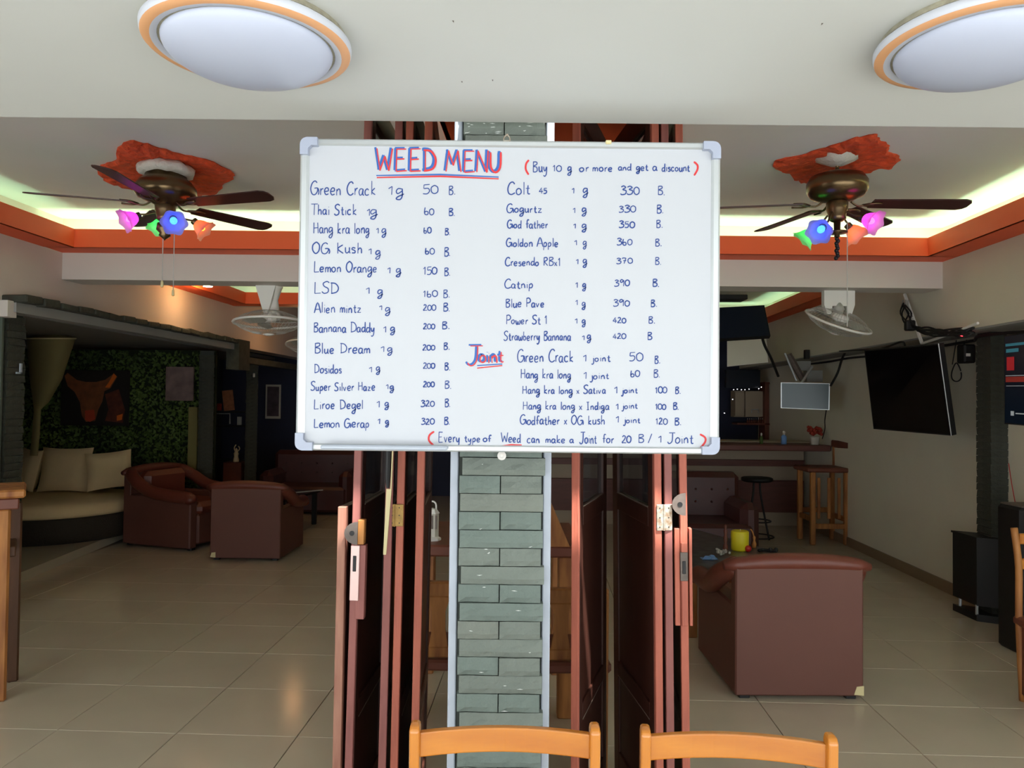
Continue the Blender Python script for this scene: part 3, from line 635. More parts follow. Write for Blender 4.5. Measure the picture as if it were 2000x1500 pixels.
MB().tube([g0+Vector((-.004, 0, 0)), g0+(g1-g0)*.15+Vector((-.004, 0, 0)), g0+(g1-g0)*.5, g1], [.006, .010, .011, .012], 8).build('grip', M['black'], sw)

# ------------------------------------------------------------------ porch ceiling lamps
def lamp(u, v, label):
    c = PZ(u, v, ZP); r = thing('ceiling_lamp', label, 'lamp', (c.x, c.y, ZP), group='round ceiling lamps on the porch ceiling')
    R = .219
    MB().lathe([(R-.012, -.0), (R-.006, -.014), (R-.02, -.016)], 64, closed=True).build('mounting_rim', M['lampdirt'], r, smooth=False)
    MB().lathe([(R-.008, -.014), (R, -.02), (R-.001, -.03), (R-.004, -.036)], 64, closed=False).build('outer_ring', M['lampring'], r, smooth=True)
    MB().lathe([(R-.003, -.0355), (R-.006, -.0385), (R-.017, -.041), (R-.022, -.041)], 64, closed=False).build('orange_band', M['lamporange'], r, smooth=True)
    MB().lathe([(R-.022, -.041), (R-.034, -.040), (R-.036, -.0375)], 64, closed=False).build('inner_ring', M['lampring'], r, smooth=True)
    MB().lathe([(R-.036, -.037), (R-.042, -.037)], 64, closed=False).build('gold_line', M['lampdirt'], r)
    rd = R-.041; prof = [(rd*math.cos(t)+1e-5, -.036-.062*math.sin(t)) for t in [PI/2*i/14 for i in range(15)]]
    MB().lathe(prof, 64, closed=False).build('glass_dome', M['lampwhite'], r, smooth=True)
    return r
lamp(487, 62, 'round frosted ceiling lamp above the left side of the whiteboard')
lamp(1925, 62, 'round frosted ceiling lamp cut by the right photo edge')
fk = MB()
for (u, v) in ((1605, 47), (962, 157), (902, 160), (885, 42)):
    p = PZ(u, v, ZP-.0006); fk.add([p+Vector((-.002, -.004, 0)), p+Vector((.002, -.004, 0)), p+Vector((.001, .006, 0))], [(0, 1, 2)])
tag(fk.build('cobweb', M['iron']), 'tiny dark specks of web on the porch ceiling', 'specks')['kind'] = 'stuff'

# ------------------------------------------------------------------ front varnished chairs
def frontchair(label, uL, uR, vtopL, vtopR, Y, rz, z_r):
    pL, pR = P(uL, vtopL, Y), P(uR, vtopR, Y+rz)
    c = (pL+pR)/2; r = thing('wooden_chair', label, 'chair', (c.x, c.y, 0), math.atan2(pR.y-pL.y, pR.x-pL.x), group='varnished wooden chairs in front of the pillar')
    w = (Vector((pR.x, pR.y))-Vector((pL.x, pL.y))).length/2; H = c.z
    for sx, h in ((-1, pL.z), (1, pR.z)):
        pts = smoothpts([(sx*w, .05, .02), (sx*w, .012, .45), (sx*w, .0, .75), (sx*w, -.006, h-.012)], 4); m = MB(); n = len(pts)
        vs = []
        pts = list(pts)+[Vector((sx*w, -.004, h-.004)), Vector((sx*w, .002, h))]
        n = len(pts); sz = [1]*(n-2)+[.8, .45]
        for p, q in zip(pts, sz):
            for (i, j) in ((-1, -1), (1, -1), (1, 1), (-1, 1)): vs.append((p.x+i*.0105*q**.5, p.y+j*.018*q, p.z))
        fs = [(k*4+i, k*4+(i+1) % 4, (k+1)*4+(i+1) % 4, (k+1)*4+i) for k in range(n-1) for i in range(4)]+[(0, 1, 2, 3), tuple((n-1)*4+i for i in range(4))]
        m.add(vs, fs); o = m.build('back_leg', M['varnish_v'], r, smooth=False); bv = o.modifiers.new('b', 'BEVEL'); bv.width = .004; bv.segments = 2; bv.limit_method = 'ANGLE'
        MB().bbox((sx*w, -.40, .22), (.028, .03, .44), .004).build('front_leg', M['varnish_v'], r)
        MB().bbox((sx*w, -.19, .42), (.022, .40, .04), .004).build('side_rail', M['varnish'], r)
    for (zc, hh, yy) in ((H-z_r, .05, .0), (H-.24, .035, .008), (H-.36, .035, .012)):
        m = MB(); vs = []; n = 9
        for i in range(n):
            t = -1+2*i/(n-1); y = yy+.02*(1-t*t); 
            z_ = zc+(pR.z-pL.z)/2*t*.8+.004*(1-t*t)
            for (a, b) in ((-.009, -hh/2), (.009, -hh/2), (.009, hh/2), (-.009, hh/2)): vs.append((t*(w-.009), y+a, z_+b))
        fs = [(k*4+i, k*4+(i+1) % 4, (k+1)*4+(i+1) % 4, (k+1)*4+i) for k in range(n-1) for i in range(4)]+[(0, 1, 2, 3), tuple((n-1)*4+i for i in range(4))]
        m.add(vs, fs); o = m.build('back_rail', M['varnish'], r); bv = o.modifiers.new('b', 'BEVEL'); bv.width = .003; bv.segments = 2; bv.limit_method = 'ANGLE'
    MB().bbox((0, -.2, .45), (2*w+.02, .44, .025), .01).build('seat', M['varnish'], r)
frontchair('varnished orange wood chair back in front of the stone pillar', 812, 1161, 1408, 1412, 1.6, 0, .046)
frontchair('varnished orange wood chair back below the right door stack', 1260, 1621, 1416, 1432, 1.62, -.03, .045)

# ------------------------------------------------------------------ ceiling fans
def scalloped(n=6, a=.006, z=.009):
    def f(r, zz, an, j):
        k = max(0, j-2)/3.0; return r+a*k*math.cos(n*an), zz-z*k*abs(math.sin(n*an/2))
    return f
COLS = {'magenta': (255, 60, 240), 'green': (40, 255, 110), 'blue': (40, 90, 255), 'orange': (255, 120, 30)}
def shade_mat(n):
    nm = 'glass_shade_'+n
    if nm in MATS: return MATS[nm]
    m = bpy.data.materials.new(nm); m.use_nodes = True; nt = m.node_tree; nt.nodes.clear()
    c = lin(COLS[n]); t = nt.nodes.new('ShaderNodeBsdfTranslucent'); d_ = nt.nodes.new('ShaderNodeBsdfPrincipled'); mx = nt.nodes.new('ShaderNodeMixShader'); o = nt.nodes.new('ShaderNodeOutputMaterial')
    t.inputs[0].default_value = (.45+.5*c[0], .45+.5*c[1], .45+.5*c[2], 1); d_.inputs[0].default_value = (.55+.3*c[0], .5+.3*c[1], .55+.3*c[2], 1); d_.inputs['Roughness'].default_value = .3
    nt.links.new(t.outputs[0], mx.inputs[1]); nt.links.new(d_.outputs[0], mx.inputs[2]); mx.inputs[0].default_value = .45; nt.links.new(mx.outputs[0], o.inputs[0]); MATS[nm] = m; return m
def fan(u, v, Y, label, angles, blen, lights, style, chains):
    c = P(u, v, Y)          # centre of the blade plane
    r = thing('ceiling_fan', label, 'ceiling fan', (c.x, c.y, c.z), group='ceiling fans with coloured lights')
    top = ZC-c.z
    if style == 'hugger':
        MB().lathe([(.13, top-.03), (.165, top-.06), (.16, top-.09), (.13, top-.1)], 28, wob=lambda R, z, a, j: (R*(1+.03*math.sin(9*a)), z+.006*math.sin(7*a))).build('plaster_ring', M['foamedge'], r, smooth=True)
        MB().lathe([(.12, top), (.12, .17), (.15, .15), (.178, .11), (.182, .075), (.16, .045), (.12, .03), (.075, .012), (.06, 0)], 36).build('motor_housing', M['bronze'], r, smooth=True)
    else:
        MB().lathe([(.012, top), (.012, .2)], 10).build('down_rod', M['bronze'], r, smooth=True)
        MB().lathe([(.12, top), (.13, top-.012), (.05, top-.05), (.02, top-.06)], 24, wob=lambda R, z, a, j: (R*(1+.05*math.sin(5*a)), z)).build('ceiling_cup', M['foamedge'], r, smooth=True)
        MB().lathe([(.02, .2), (.03, .195), (.09, .185), (.15, .165), (.172, .13), (.172, .085), (.15, .05), (.1, .03), (.05, .02)], 36).build('motor_housing', M['bronze'], r, smooth=True)
    MB().lathe([(.045, .03), (.062, .01), (.06, -.03), (.048, -.07), (.05, -.085), (.03, -.10)], 28).build('light_hub', M['bronze'], r, smooth=True)
    if style == 'hugger':
        MB().lathe([(.02, -.1), (.045, -.11), (.05, -.15), (.03, -.17), (.035, -.185), (.008, -.205), (.001, -.215)], 20).build('finial', M['bronze'], r, smooth=True)
    else:
        MB().lathe([(.02, -.1), (.018, -.155), (.06, -.16), (.06, -.168), (.014, -.172), (.016, -.19)], 20).build('finial', M['bronze'], r, smooth=True)
        m = MB()
        for k in range(9): m.sph((.006*math.sin(k*2.1), .004*math.cos(k*1.7), -.2-k*.0145), .013, 8)
        m.build('tassel', M['dark'], r, smooth=True)
    for a in angles:
        Ra = Matrix.Rotation(math.radians(a), 4, 'Z'); tw = Matrix.Rotation(math.radians(-11), 4, 'X')
        MB().tube(smoothpts([(.08, 0, .02), (.12, 0, -.005), (.17, 0, .0), (.22, .01, .008)], 4), .009, 6, Ra, flat=.6).tube(smoothpts([(.15, 0, .0), (.19, .035, .004), (.25, .035, .006)], 3), .006, 6, Ra).tube(smoothpts([(.15, 0, .0), (.19, -.035, .0), (.25, -.035, .002)], 3), .006, 6, Ra).build('blade_bracket', M['bronze'], r, smooth=True)
        L = blen; w0, w1 = .052, .066
        poly = [(.2, -w0), (.2, w0), (L-.05, w1), (L-.015, w1*.8), (L, w1*.4), (L, -w1*.4), (L-.015, -w1*.8), (L-.05, -w1)]
        MB().prism(poly, .007, Ra @ tw @ Matrix.Translation((0, 0, .006))).build('blade', M['blade'], r)
    for (cn, dx, dy, dz) in lights:
        p = Vector((dx, dy, dz)); h = Vector((dx, dy, 0)).normalized()
        MB().tube(smoothpts([(0, 0, -.08), tuple(h*.05+Vector((0, 0, -.05))), tuple(p*.55+Vector((0, 0, dz*.1+.0))), tuple(p-h*.03+Vector((0, 0, .03)))], 4), .006, 6).build('light_arm', M['bronze'], r, smooth=True)
        ax = (h+Vector((0, -.45, -.7))).normalized(); q = ax.to_track_quat('Z', 'Y').to_matrix().to_4x4(); T = Matrix.Translation(p-ax*.03) @ q
        sh = MB().lathe([(.018, -.01), (.03, .0), (.042, .02), (.05, .045), (.06, .065), (.074, .08)], 36, T, closed=False, wob=scalloped()).build('glass_shade', shade_mat(cn), r, smooth=True)
        MB().sph((0, 0, .028), .022, 12, (1, 1, 1.5), T).build('bulb', bulbmat('bulb_'+cn, COLS[cn], 3), sh, smooth=True)
        MB().lathe([(.022, -.028), (.022, .0)], 12, T).build('lamp_holder', M['bronze'], r)
        l = point(c+p+ax*.075, .035, lin(COLS[cn]), .03)
        l.parent = r; l.location = p+ax*.06
    for (dx, dy, L, knob) in chains:
        MB().tube([(dx, dy, -.1), (dx, dy, -.1-L)], .0028, 5).build('pull_chain', M['wire'], r)
        if knob: MB().lathe([(.001, 0), (.008, -.006), (.01, -.04), (.001, -.045)], 8, Matrix.Translation((dx, dy, -.1-L))).build('chain_pull', M['cream'], r)
    return r
fan(323, 402, 4.7, 'bronze ceiling fan with coloured lamps left of the whiteboard', [-18, 54, 126, 198, 270], .76,
    [('magenta', -.17, -.08, -.10), ('blue', .115, -.14, -.125), ('orange', .17, .12, -.10), ('green', -.09, .14, -.085)], 'hugger', [(-.01, 0, .36, True), (.05, .02, .41, True)])
fan(1635, 400, 4.5, 'bronze ceiling fan with coloured lamps right of the whiteboard', [0, 45, 106, 168], .78,
    [('blue', -.135, -.10, -.17), ('magenta', .145, -.10, -.115), ('orange', .15, .12, -.13), ('green', -.12, .14, -.155)], 'rod', [(.06, .0, .62, False)])

# orange foam patches
def patch(pts, label, hgt):
    w3 = [PZ(u, v, ZC) for u, v in pts]; c = sum(w3, Vector((0, 0, 0)))/len(w3); loc = [p-c for p in w3]
    sm = smoothpts(loc, 4, closed=True); rnd = random.Random(3)
    sm = [p*(1+rnd.uniform(-.03, .03)) for p in sm]
    r = thing('ceiling_foam', label, 'foam patch', (c.x, c.y, ZC), group='orange foam roses on the ceiling')
    n = len(sm); vs = []; rings = [(1.0, -.0), (1.02, -hgt*.5), (.96, -hgt), (.75, -hgt*1.15), (.5, -hgt*1.1), (.25, -hgt*1.15)]
    for (s_, z) in rings:
        for p in sm: vs.append((p.x*s_, p.y*s_, z+.02*(noise.noise(Vector((p.x*s_*16, p.y*s_*16, z*9))) if z < 0 else 0)))
    fs = [(j*n+i, j*n+(i+1) % n, (j+1)*n+(i+1) % n, (j+1)*n+i) for j in range(len(rings)-1) for i in range(n)]; fs.append([(len(rings)-1)*n+i for i in range(n)])
    MB().add(vs, fs).build('foam', M['foam'], r)
    return r
patch([(236, 282), (262, 274), (300, 284), (350, 300), (400, 310), (455, 338), (440, 352), (420, 372), (396, 376), (370, 390), (330, 384), (280, 372), (245, 362), (215, 352), (199, 338), (198, 322), (225, 312)], 'orange foam patch on the ceiling above the left fan', .03)
patch([(1690, 264), (1712, 262), (1718, 272), (1735, 284), (1734, 296), (1754, 303), (1752, 318), (1720, 328), (1690, 336), (1650, 340), (1630, 352), (1590, 360), (1560, 350), (1545, 336), (1520, 328), (1518, 312), (1560, 303), (1610, 288), (1650, 275)], 'orange foam patch on the ceiling above the right fan', .015)

# ------------------------------------------------------------------ orbit fans
def orbitfan(u, v, Y, R, ztop, label, tilt, front=True, bracket='wide'):
    c = P(u, v, Y); r = thing('orbit_fan', label, 'fan', c, group='white orbit fans on the beam'); T = Matrix.Rotation(tilt[0], 4, 'X') @ Matrix.Rotation(tilt[1], 4, 'Y')
    h = ztop-c.z
    MB().lathe([(.001, .05), (.07, .048), (.075, .02), (.075, -.005), (.03, -.02)], 20, T @ Matrix.Translation((0, 0, .02))).build('motor', M['plasticwhite'], r, smooth=True)
    m = MB(); ring = [(R*math.cos(t), R*math.sin(t), 0) for t in [2*PI*i/40 for i in range(41)]]
    m.tube(ring, .011, 6, T, cap=False); m.build('guard_ring', M['plasticwhite'], r, smooth=True)
    m = MB()
    for k in range(48):
        a = 2*PI*k/48
        for sg in (1, -1): m.tube([((R*q)*math.cos(a), (R*q)*math.sin(a), sg*(.095*(1-q**3))) for q in (.22, .5, .8, 1)], .0016, 3, T, cap=False)
    for q in (.25, .5, .75):
        for sg in (1, -1): m.tube([((R*q)*math.cos(t), (R*q)*math.sin(t), sg*.095*(1-q**3)) for t in [2*PI*i/28 for i in range(29)]], .0018, 3, T, cap=False)
    m.build('wire_guard', M['wire'], r, kind='stuff')
    for k in range(3):
        a = 2*PI*k/3; Ra = Matrix.Rotation(a, 4, 'Z')
        MB().prism([(.04, -.02), (R*.5, -.07), (R*.85, -.05), (R*.86, .04), (R*.5, .07), (.04, .03)], .004, T @ Ra @ Matrix.Rotation(.3, 4, 'X')).build('fan_blade', M['wire'], r)
    MB().lathe([(.045, -.098), (.05, -.105), (.02, -.115), (.001, -.115)], 16, T).build('badge', M['plasticwhite'], r, smooth=True)
    if bracket == 'wide':
        m = MB(); wd = .13
        m.prism([(-wd, h), (wd, h), (wd, h-.12), (wd*.8, h-.2), (.07, h-.2), (.06, h-.13), (-.06, h-.13), (-.07, h-.2), (-wd*.8, h-.2), (-wd, h-.12)], .06, Matrix.Translation((0, .03, 0)) @ Matrix.Rotation(PI/2, 4, 'X')).build('bracket', M['plasticwhite'], r)
        MB().lathe([(.03, .04), (.045, .09), (.055, h-.16), (.03, h-.1)], 14).build('neck', M['wire'], r, smooth=True)
    else:
        MB().prism([(-.11, h), (.06, h), (.0, .08), (-.04, .08)], .05, Matrix.Translation((0, .02, 0)) @ Matrix.Rotation(PI/2, 4, 'X')).build('bracket', M['plasticwhite'], r)
        MB().lathe([(.06, .02), (.07, .06), (.055, .1), (.04, .2), (.07, h-.02), (.08, h)], 14, Matrix.Translation((.02, .05, 0))).build('neck', M['plasticwhite'], r, smooth=True)
    return r
orbitfan(1637, 628, 6.5, .275, 2.62, 'white orbit fan hanging under the beam on the right', (math.radians(22), math.radians(14)))
orbitfan(525, 630, 6.55, .29, 2.62, 'white orbit fan hanging under the beam on the left', (math.radians(-4), math.radians(-2)), bracket='narrow')
orbitfan(600, 675, 9.62, .26, ZCORN, 'dim orbit fan half hidden by the left whiteboard edge', (math.radians(-12), 0), bracket='narrow')
# downlight
dlp = P(406, 560, 8.2); o = thing('downlight', 'small lit downlight beside the orange cornice on the left', 'light', dlp)
MB().lathe([(.055, .006), (.055, ZC-dlp.z)], 20).build('can', M['beam'], o, smooth=True); MB().lathe([(.045, 0), (.045, .006)], 20).build('lens', M['fixture'], o)
point(dlp+Vector((-.02, 0, -.05)), 2.5, (1, .55, .2), .04)
point((-2.95, 10.6, 2.5), 1.5, (1, .5, .2), .1)  # added warm fill with no fixture, past the cross cornice

# ------------------------------------------------------------------ armchairs
def armchair(name, label, loc, rz, stk=True, grp='brown leather armchairs'):
    r = thing(name, label, 'armchair', loc, rz, group=grp); L, V = M['leather'], M['vinyl']; W2 = .36
    MB().bbox((0, .055, .385), (2*W2, .09, .72), .008).build('back_panel', V, r)
    # rolled top of the back, drooping to the ends
    m = MB(); pts = []; n = 13
    for i in range(n):
        t = -1+2*i/(n-1); pts.append((t*(W2+.055), .05-.0*t*t, .765-.028*abs(t)**2.2))
    rad = [.026]+[.042+.014*(1-abs(-1+2*i/(n-1))**2) for i in range(1, n-1)]+[.024]
    m.tube(pts, rad, 12, flat=.9).build('top_roll', L, r, smooth=True)
    MB().bbox((0, .16, .54), (2*W2-.16, .15, .42), .05).build('back_cushion', L, r, smooth=False)
    for sx in (-1, 1):
        MB().bbox((sx*(W2-.05), .45, .27), (.10, .76, .50), .012).build('side_panel', V, r)
        pp = smoothpts([(sx*(W2-.03), .06, .74), (sx*(W2+.03), .2, .66), (sx*(W2+.035), .38, .57), (sx*(W2+.02), .6, .535), (sx*(W2), .80, .52), (sx*W2, .85, .47)], 4)
        MB().tube(pp, [.05]+[.062]*(len(pp)-3)+[.055, .03], 12).build('arm_roll', L, r, smooth=True)
        for yy in (.06, .8):
            MB().bbox((sx*(W2-.06), yy, .014), (.06, .05, .028), .005).build('foot', M['black'], r)
    MB().bbox((0, .50, .2), (2*W2-.2, .68, .3), .02).build('seat_base', V, r)
    MB().bbox((0, .52, .40), (2*W2-.2, .66, .13), .045).build('seat_cushion', L, r, smooth=False)
    if stk: MB().prism([(W2-.0, .03), (W2-.0, .085), (W2-.04, .08), (W2-.055, .035)], .002, Matrix.Translation((0, .0085, 0)) @ Matrix.Rotation(PI/2, 4, 'X')).build('torn_patch', M['cream'], r, label='pale torn corner')
    return r
a = PZ(1563, 1370, 0); ac = armchair('armchair', 'brown leather armchair seen from behind at right foreground', (a.x, a.y, 0), .012)
a = PZ(477, 1096, 0); b_ = copytree(ac); b_.location = (a.x, a.y, 0); b_.rotation_euler.z = -.02; b_['label'] = 'dark brown armchair seen from behind left of the door stack'
for c in b_.children:
    if c.name.startswith('torn_patch'): c.location.x = -.66
a = PZ(262, 1066, 0); b_ = copytree(ac); b_.location = (a.x-.02, a.y+.4, 0); b_.rotation_euler.z = -PI/2-.35; b_['label'] = 'brown armchair turned sideways beside the cream daybed'
for c in list(b_.children):
    if c.name.startswith('torn_patch'): bpy.data.objects.remove(c)
b_.scale = (1.1, 1.15, 1.1)
# far sofa
def sofa(loc, rz, w, label):
    r = thing('sofa', label, 'sofa', loc, rz); L = M['leatherdark']
    MB().bbox((0, .1, .45), (w, .22, .86), .06).build('backrest', L, r); MB().bbox((0, .5, .22), (w-.1, .8, .36), .04).build('seat', L, r)
    for sx in (-1, 1): MB().bbox((sx*(w/2-.08), .45, .32), (.2, .85, .6), .07).build('armrest', L, r)
    for i in range(5):
        for j in range(2): MB().sph((-w*.36+i*w*.18, .215, .55+.14*j), .014, 8).build('button', M['leatherdark'], r)
    return r
s = PZ(600, 1000, 0); sofa((-2.95, 11.9, 0), PI, 1.3, 'dark red buttoned sofa far back behind the low table')
s = P(1380, 1010, 8.4); sofa((s.x-.05, 8.9, 0), PI, 1.0, 'dark red leather sofa behind the right door stack')

# low table far left with pink things
def lowtable(name, label, corners, z, mtop, mleg, leg=.06, cat='table', th=.03):
    w3 = [Vector((p[0], p[1], 0)) for p in corners]; c = sum(w3, Vector((0, 0, 0)))/4; r = thing(name, label, cat, (c.x, c.y, 0)); q = [p-c for p in w3]
    MB().hexa([p+Vector((0, 0, z-th)) for p in q], [p+Vector((0, 0, z)) for p in q]).build('table_top', mtop, r)
    for p in q:
        k = p*.86; MB().bbox((k.x, k.y, (z-th)/2), (leg, leg, z-th), .006).build('leg', mleg, r)
    return r
t1 = lowtable('low_table', 'dark glass low table behind the left armchair', [(-3.3, 9.2), (-2.7, 9.2), (-2.55, 10.3), (-3.2, 10.3)], .45, M['screen'], M['black'])
o = MB().box((0, 0, .004), (.16, .12, .006)).box((.01, .0, .03), (.1, .02, .05)).build('tissue_pack', M['pot']); p = PZ(552, 945, .62); o.location = (-2.95, 9.35, .452); tag(o, 'white tissue pack on the low glass table', 'tissue pack')
o = MB().sph((0, 0, .04), .04, 10).sph((.03, .02, .07), .03, 8).build('pink_flower', M['pink'], smooth=True); o.location = (-2.72, 9.3, .452); tag(o, 'pink flower head on the low glass table', 'flower')
o = MB().tube([(-.25, -.25, .0), (.22, .25, .0)], .008, 6).build('metal_rod', M['alu']); o.location = (-2.6, 9.5, .51); tag(o, 'thin pale rod across the low glass table', 'rod')

# coffee table right
cz = .48
ct = lowtable('coffee_table', 'low coffee table with a dark printed top behind the right armchair', [PZ(1340, 1116, cz).xy, PZ(1440, 1116, cz).xy, PZ(1526, 1080, cz).xy, PZ(1345, 1030, cz).xy], cz, M['tableprint'], M['rustic'], .07)
def at(u, v, z=cz): p = PZ(u, v, z); return Vector((p.x, p.y, z+.001))
p = at(1445, 1075); o = thing('yellow_bucket', 'bright yellow candle jar on the coffee table', 'candle', p); s_ = p.y/F
MB().lathe([(15*s_, 0), (16.5*s_, .01), (17*s_, 36*s_), (15.5*s_, 38*s_), (13*s_, 37*s_)], 24).build('body', M['yellow'], o, smooth=True); MB().tube([(0, 0, 37*s_), (.004, 0, 41*s_)], .003).build('wick', M['cream'], o)
p = at(1461, 1078); o = MB().sph((0, 0, .025), .027, 12).build('red_ball', M['red'], smooth=True); o.location = p; tag(o, 'shiny red ball beside the yellow candle', 'ball')
p = at(1385, 1092); o = thing('blue_cloth', 'crumpled light blue pack on the coffee table', 'pack', p); m = MB(); rnd = random.Random(4)
vs = [(.12*(i/5-.5), .09*(j/4-.5), .005+rnd.uniform(0, .03)*(0 < i < 5)*(0 < j < 4)) for j in range(5) for i in range(6)]; m.add(vs, [(j*6+i, j*6+i+1, j*6+i+7, j*6+i+6) for j in range(4) for i in range(5)]); m.add([(-.06, -.045, 0), (.06, -.045, 0), (.06, .045, 0), (-.06, .045, 0)], [(0, 1, 2, 3)]); m.build('folds', M['bluepl'], o)
p = at(1417, 1074); o = thing('figurine', 'slim dark brown carved figurine on the coffee table', 'figurine', p)
MB().lathe([(.022, 0), (.02, .03), (.012, .05), (.018, .09), (.011, .12), (.017, .15), (.008, .17), (.014, .19), (.001, .205)], 12).build('carving', M['rusticdark'], o, smooth=True)
p = at(1473, 1070); o = thing('figurine', 'small orange patterned figurine right of the yellow candle', 'figurine', p)
MB().lathe([(.015, 0), (.02, .03), (.008, .06), (.013, .085), (.001, .1)], 10).tube(smoothpts([(0, 0, .08), (-.015, 0, .13), (-.03, 0, .15)], 3), .006).build('carving', M['rawwood'], o, smooth=True)
p = at(1499, 1078); o = MB().tube(smoothpts([(-.07, 0, .01), (-.03, .02, .012), (.02, -.01, .012), (.07, .01, .01)], 4), .012, 8).sph((.07, .01, .014), .02, 8).sph((.02, -.01, .02), .018, 8).build('keys', M['black'], smooth=True); o.location = p; tag(o, 'black bunch of keys at the right end of the coffee table', 'keys')
p = at(1412, 1084); o = MB()
rnd = random.Random(9)
for k in range(14): o.sph((rnd.uniform(-.05, .05), rnd.uniform(-.05, .05), rnd.uniform(.012, .05)), rnd.uniform(.008, .016), 6)
o = o.build('ashtray_beads', M['wire']); o.location = p; tag(o, 'pale heap of crystal beads beside the figurine', 'beads')['kind'] = 'stuff'

# ------------------------------------------------------------------ bar
def XW(y): return XRL+K*y
bar = thing('bar_counter', 'long dark bar counter with cream bands at the back right', 'bar', (2.3, 10.2, 0))
bx_l, bx_r = P(1040, 900, 10).x, XW(9.7)-.02
def bpart(name, m, x0, x1, y0, y1, z0, z1, bev=.004): return MB().bbox(((x0+x1)/2, (y0+y1)/2, (z0+z1)/2), (x1-x0, y1-y0, z1-z0), bev).build(name, m, bar, world=True)
bpart('counter_top', M['barwood'], bx_l, bx_r, 9.55, 10.55, 1.075, 1.15, .012)
bpart('top_ledge', M['barcream'], bx_l, bx_r, 10.1, 10.62, 1.15, 1.165)
bpart('front_board', M['barcream'], bx_l, bx_r, 10.45, 10.5, .9, 1.07)
bpart('front_board', M['barwood'], bx_l, bx_r, 10.42, 10.5, .815, .9)
bpart('front_board', M['barcream'], bx_l, bx_r, 10.5, 10.55, .62, .815)
bpart('front_board', M['barwood'], bx_l, bx_r, 10.44, 10.55, .19, .62)
bpart('kick_board', M['barcream'], bx_l, bx_r, 10.5, 10.55, 0, .19)
# black stool
sp = PZ(1478, 1052, 0); st = thing('bar_stool', 'black metal bar stool with a round seat before the bar', 'stool', (sp.x, sp.y, 0)); Hs = P(1478, 932, sp.y).z
MB().lathe([(.0001, Hs-.055), (.16, Hs-.055), (.19, Hs-.04), (.19, Hs-.01), (.17, Hs), (.0001, Hs)], 28).build('seat', M['black'], st, smooth=True)
for k in range(4):
    a = k*PI/2+.5; MB().tube(smoothpts([(.05*math.cos(a), .05*math.sin(a), Hs-.055), (.07*math.cos(a), .07*math.sin(a), Hs-.25), (.2*math.cos(a), .2*math.sin(a), .012)], 4), .012, 8).build('leg', M['black'], st, smooth=True)
for (rr, z) in ((.165, .22), (.2, .03)):
    MB().tube([(rr*math.cos(t), rr*math.sin(t), z) for t in [2*PI*i/28 for i in range(29)]], .009, 6, cap=False).build('foot_ring', M['black'], st, smooth=True)
# wooden bar chair
pc = PZ(1612, 1058, 0); bc = thing('bar_chair', 'tall rustic wooden bar chair against the right wall', 'chair', (pc.x-.06, pc.y-.02, 0)); hs = P(1605, 915, pc.y).z; hb = P(1650, 865, pc.y).z
for (sx, sy) in ((-1, -1), (1, -1), (-1, 1), (1, 1)):
    x = sx*.2+.02; y = sy*.2
    MB().bbox((x, y, hs/2), (.06, .06, hs), .01).build('leg', M['rustic'], bc)
MB().bbox((.02, 0, hs+.0), (.54, .5, .055), .015).build('seat', M['rusticdark'], bc)
MB().bbox((.02, -.2, .22), (.36, .04, .06), .006).build('stretcher', M['rustic'], bc); MB().bbox((.02, .2, .36), (.36, .04, .06), .006).build('stretcher', M['rustic'], bc)
for s_ in (-1, 1): MB().bbox((s_*.2+.02, 0, .3), (.04, .36, .06), .006).build('stretcher', M['rustic'], bc)
for s_ in (-1, 1): MB().bbox((.25, s_*.2, (hs+hb)/2), (.05, .05, hb-hs), .01).build('back_post', M['rustic'], bc)
MB().bbox((.25, 0, hb-.02), (.06, .5, .09), .012).build('back_rail', M['rusticdark'], bc)
for k in range(3): MB().bbox((-.1+.12*k, -.18, hs*.62), (.035, .02, hs*.55), .004).build('spindle', M['rustic'], bc)

# things at the bar
YBB = 12.6
struct(MB().box((3.0, 12.9, 1.3), (3.4, .1, 2.6)).build('wall_back', M['navy']), 'dark panel wall behind the bar')
cab = thing('back_shelf', 'dark brown shelf behind the bar', 'shelf', P(1520, 850, 12.2)); 
def pxbox(name, m, u0, u1, v0, v1, Y, d_, parent=None, bev=.003):
    a = P(u0, v0, Y); b = P(u1, v1, Y); x0, x1 = sorted((a.x, b.x)); z0, z1 = sorted((a.z, b.z))
    mb = MB().bbox(((x0+x1)/2, Y+d_/2, (z0+z1)/2), (x1-x0, d_, z1-z0), bev)
    if parent: return mb.build(name, m, parent, world=True)
    # own origin
    c = Vector(((x0+x1)/2, Y+d_/2, z0)); mb.v = [v-c for v in mb.v]; o = mb.build(name, m); o.location = c; return o
pxbox('side', M['rusticdark'], 1494, 1502, 748, 862, 12.2, .3, cab); pxbox('back', M['rusticdark'], 1494, 1560, 748, 862, 12.45, .03, cab); pxbox('shelf_board', M['rusticdark'], 1440, 1552, 826, 831, 12.2, .3, cab)
pxbox('shelf_board', M['rusticdark'], 1494, 1552, 746, 751, 12.2, .3, cab)
hc = thing('wall_cabinet', 'pale grey hanging cabinet with two doors behind the bar', 'cabinet', P(1442, 812, 12.3))
for (u0, u1, v0, v1) in ((1436, 1454, 766, 812), (1456, 1492, 764, 814)): pxbox('door', M['barcream'], u0, u1, v0, v1, 12.3, .1, hc)
pxbox('body', M['barcream'], 1434, 1493, 763, 815, 12.38, .2, hc); MB().tube([P(1468, 806, 12.29), P(1468, 800, 12.27), P(1481, 800, 12.27), P(1481, 806, 12.29)], .008).build('handle', M['alu'], hc, world=True)
fz = pxbox('dark_panel', M['screenblue'], 1418, 1485, 722, 758, 12.0, .08); tag(fz, 'dark blue rectangular panel hanging above the bar', 'panel')
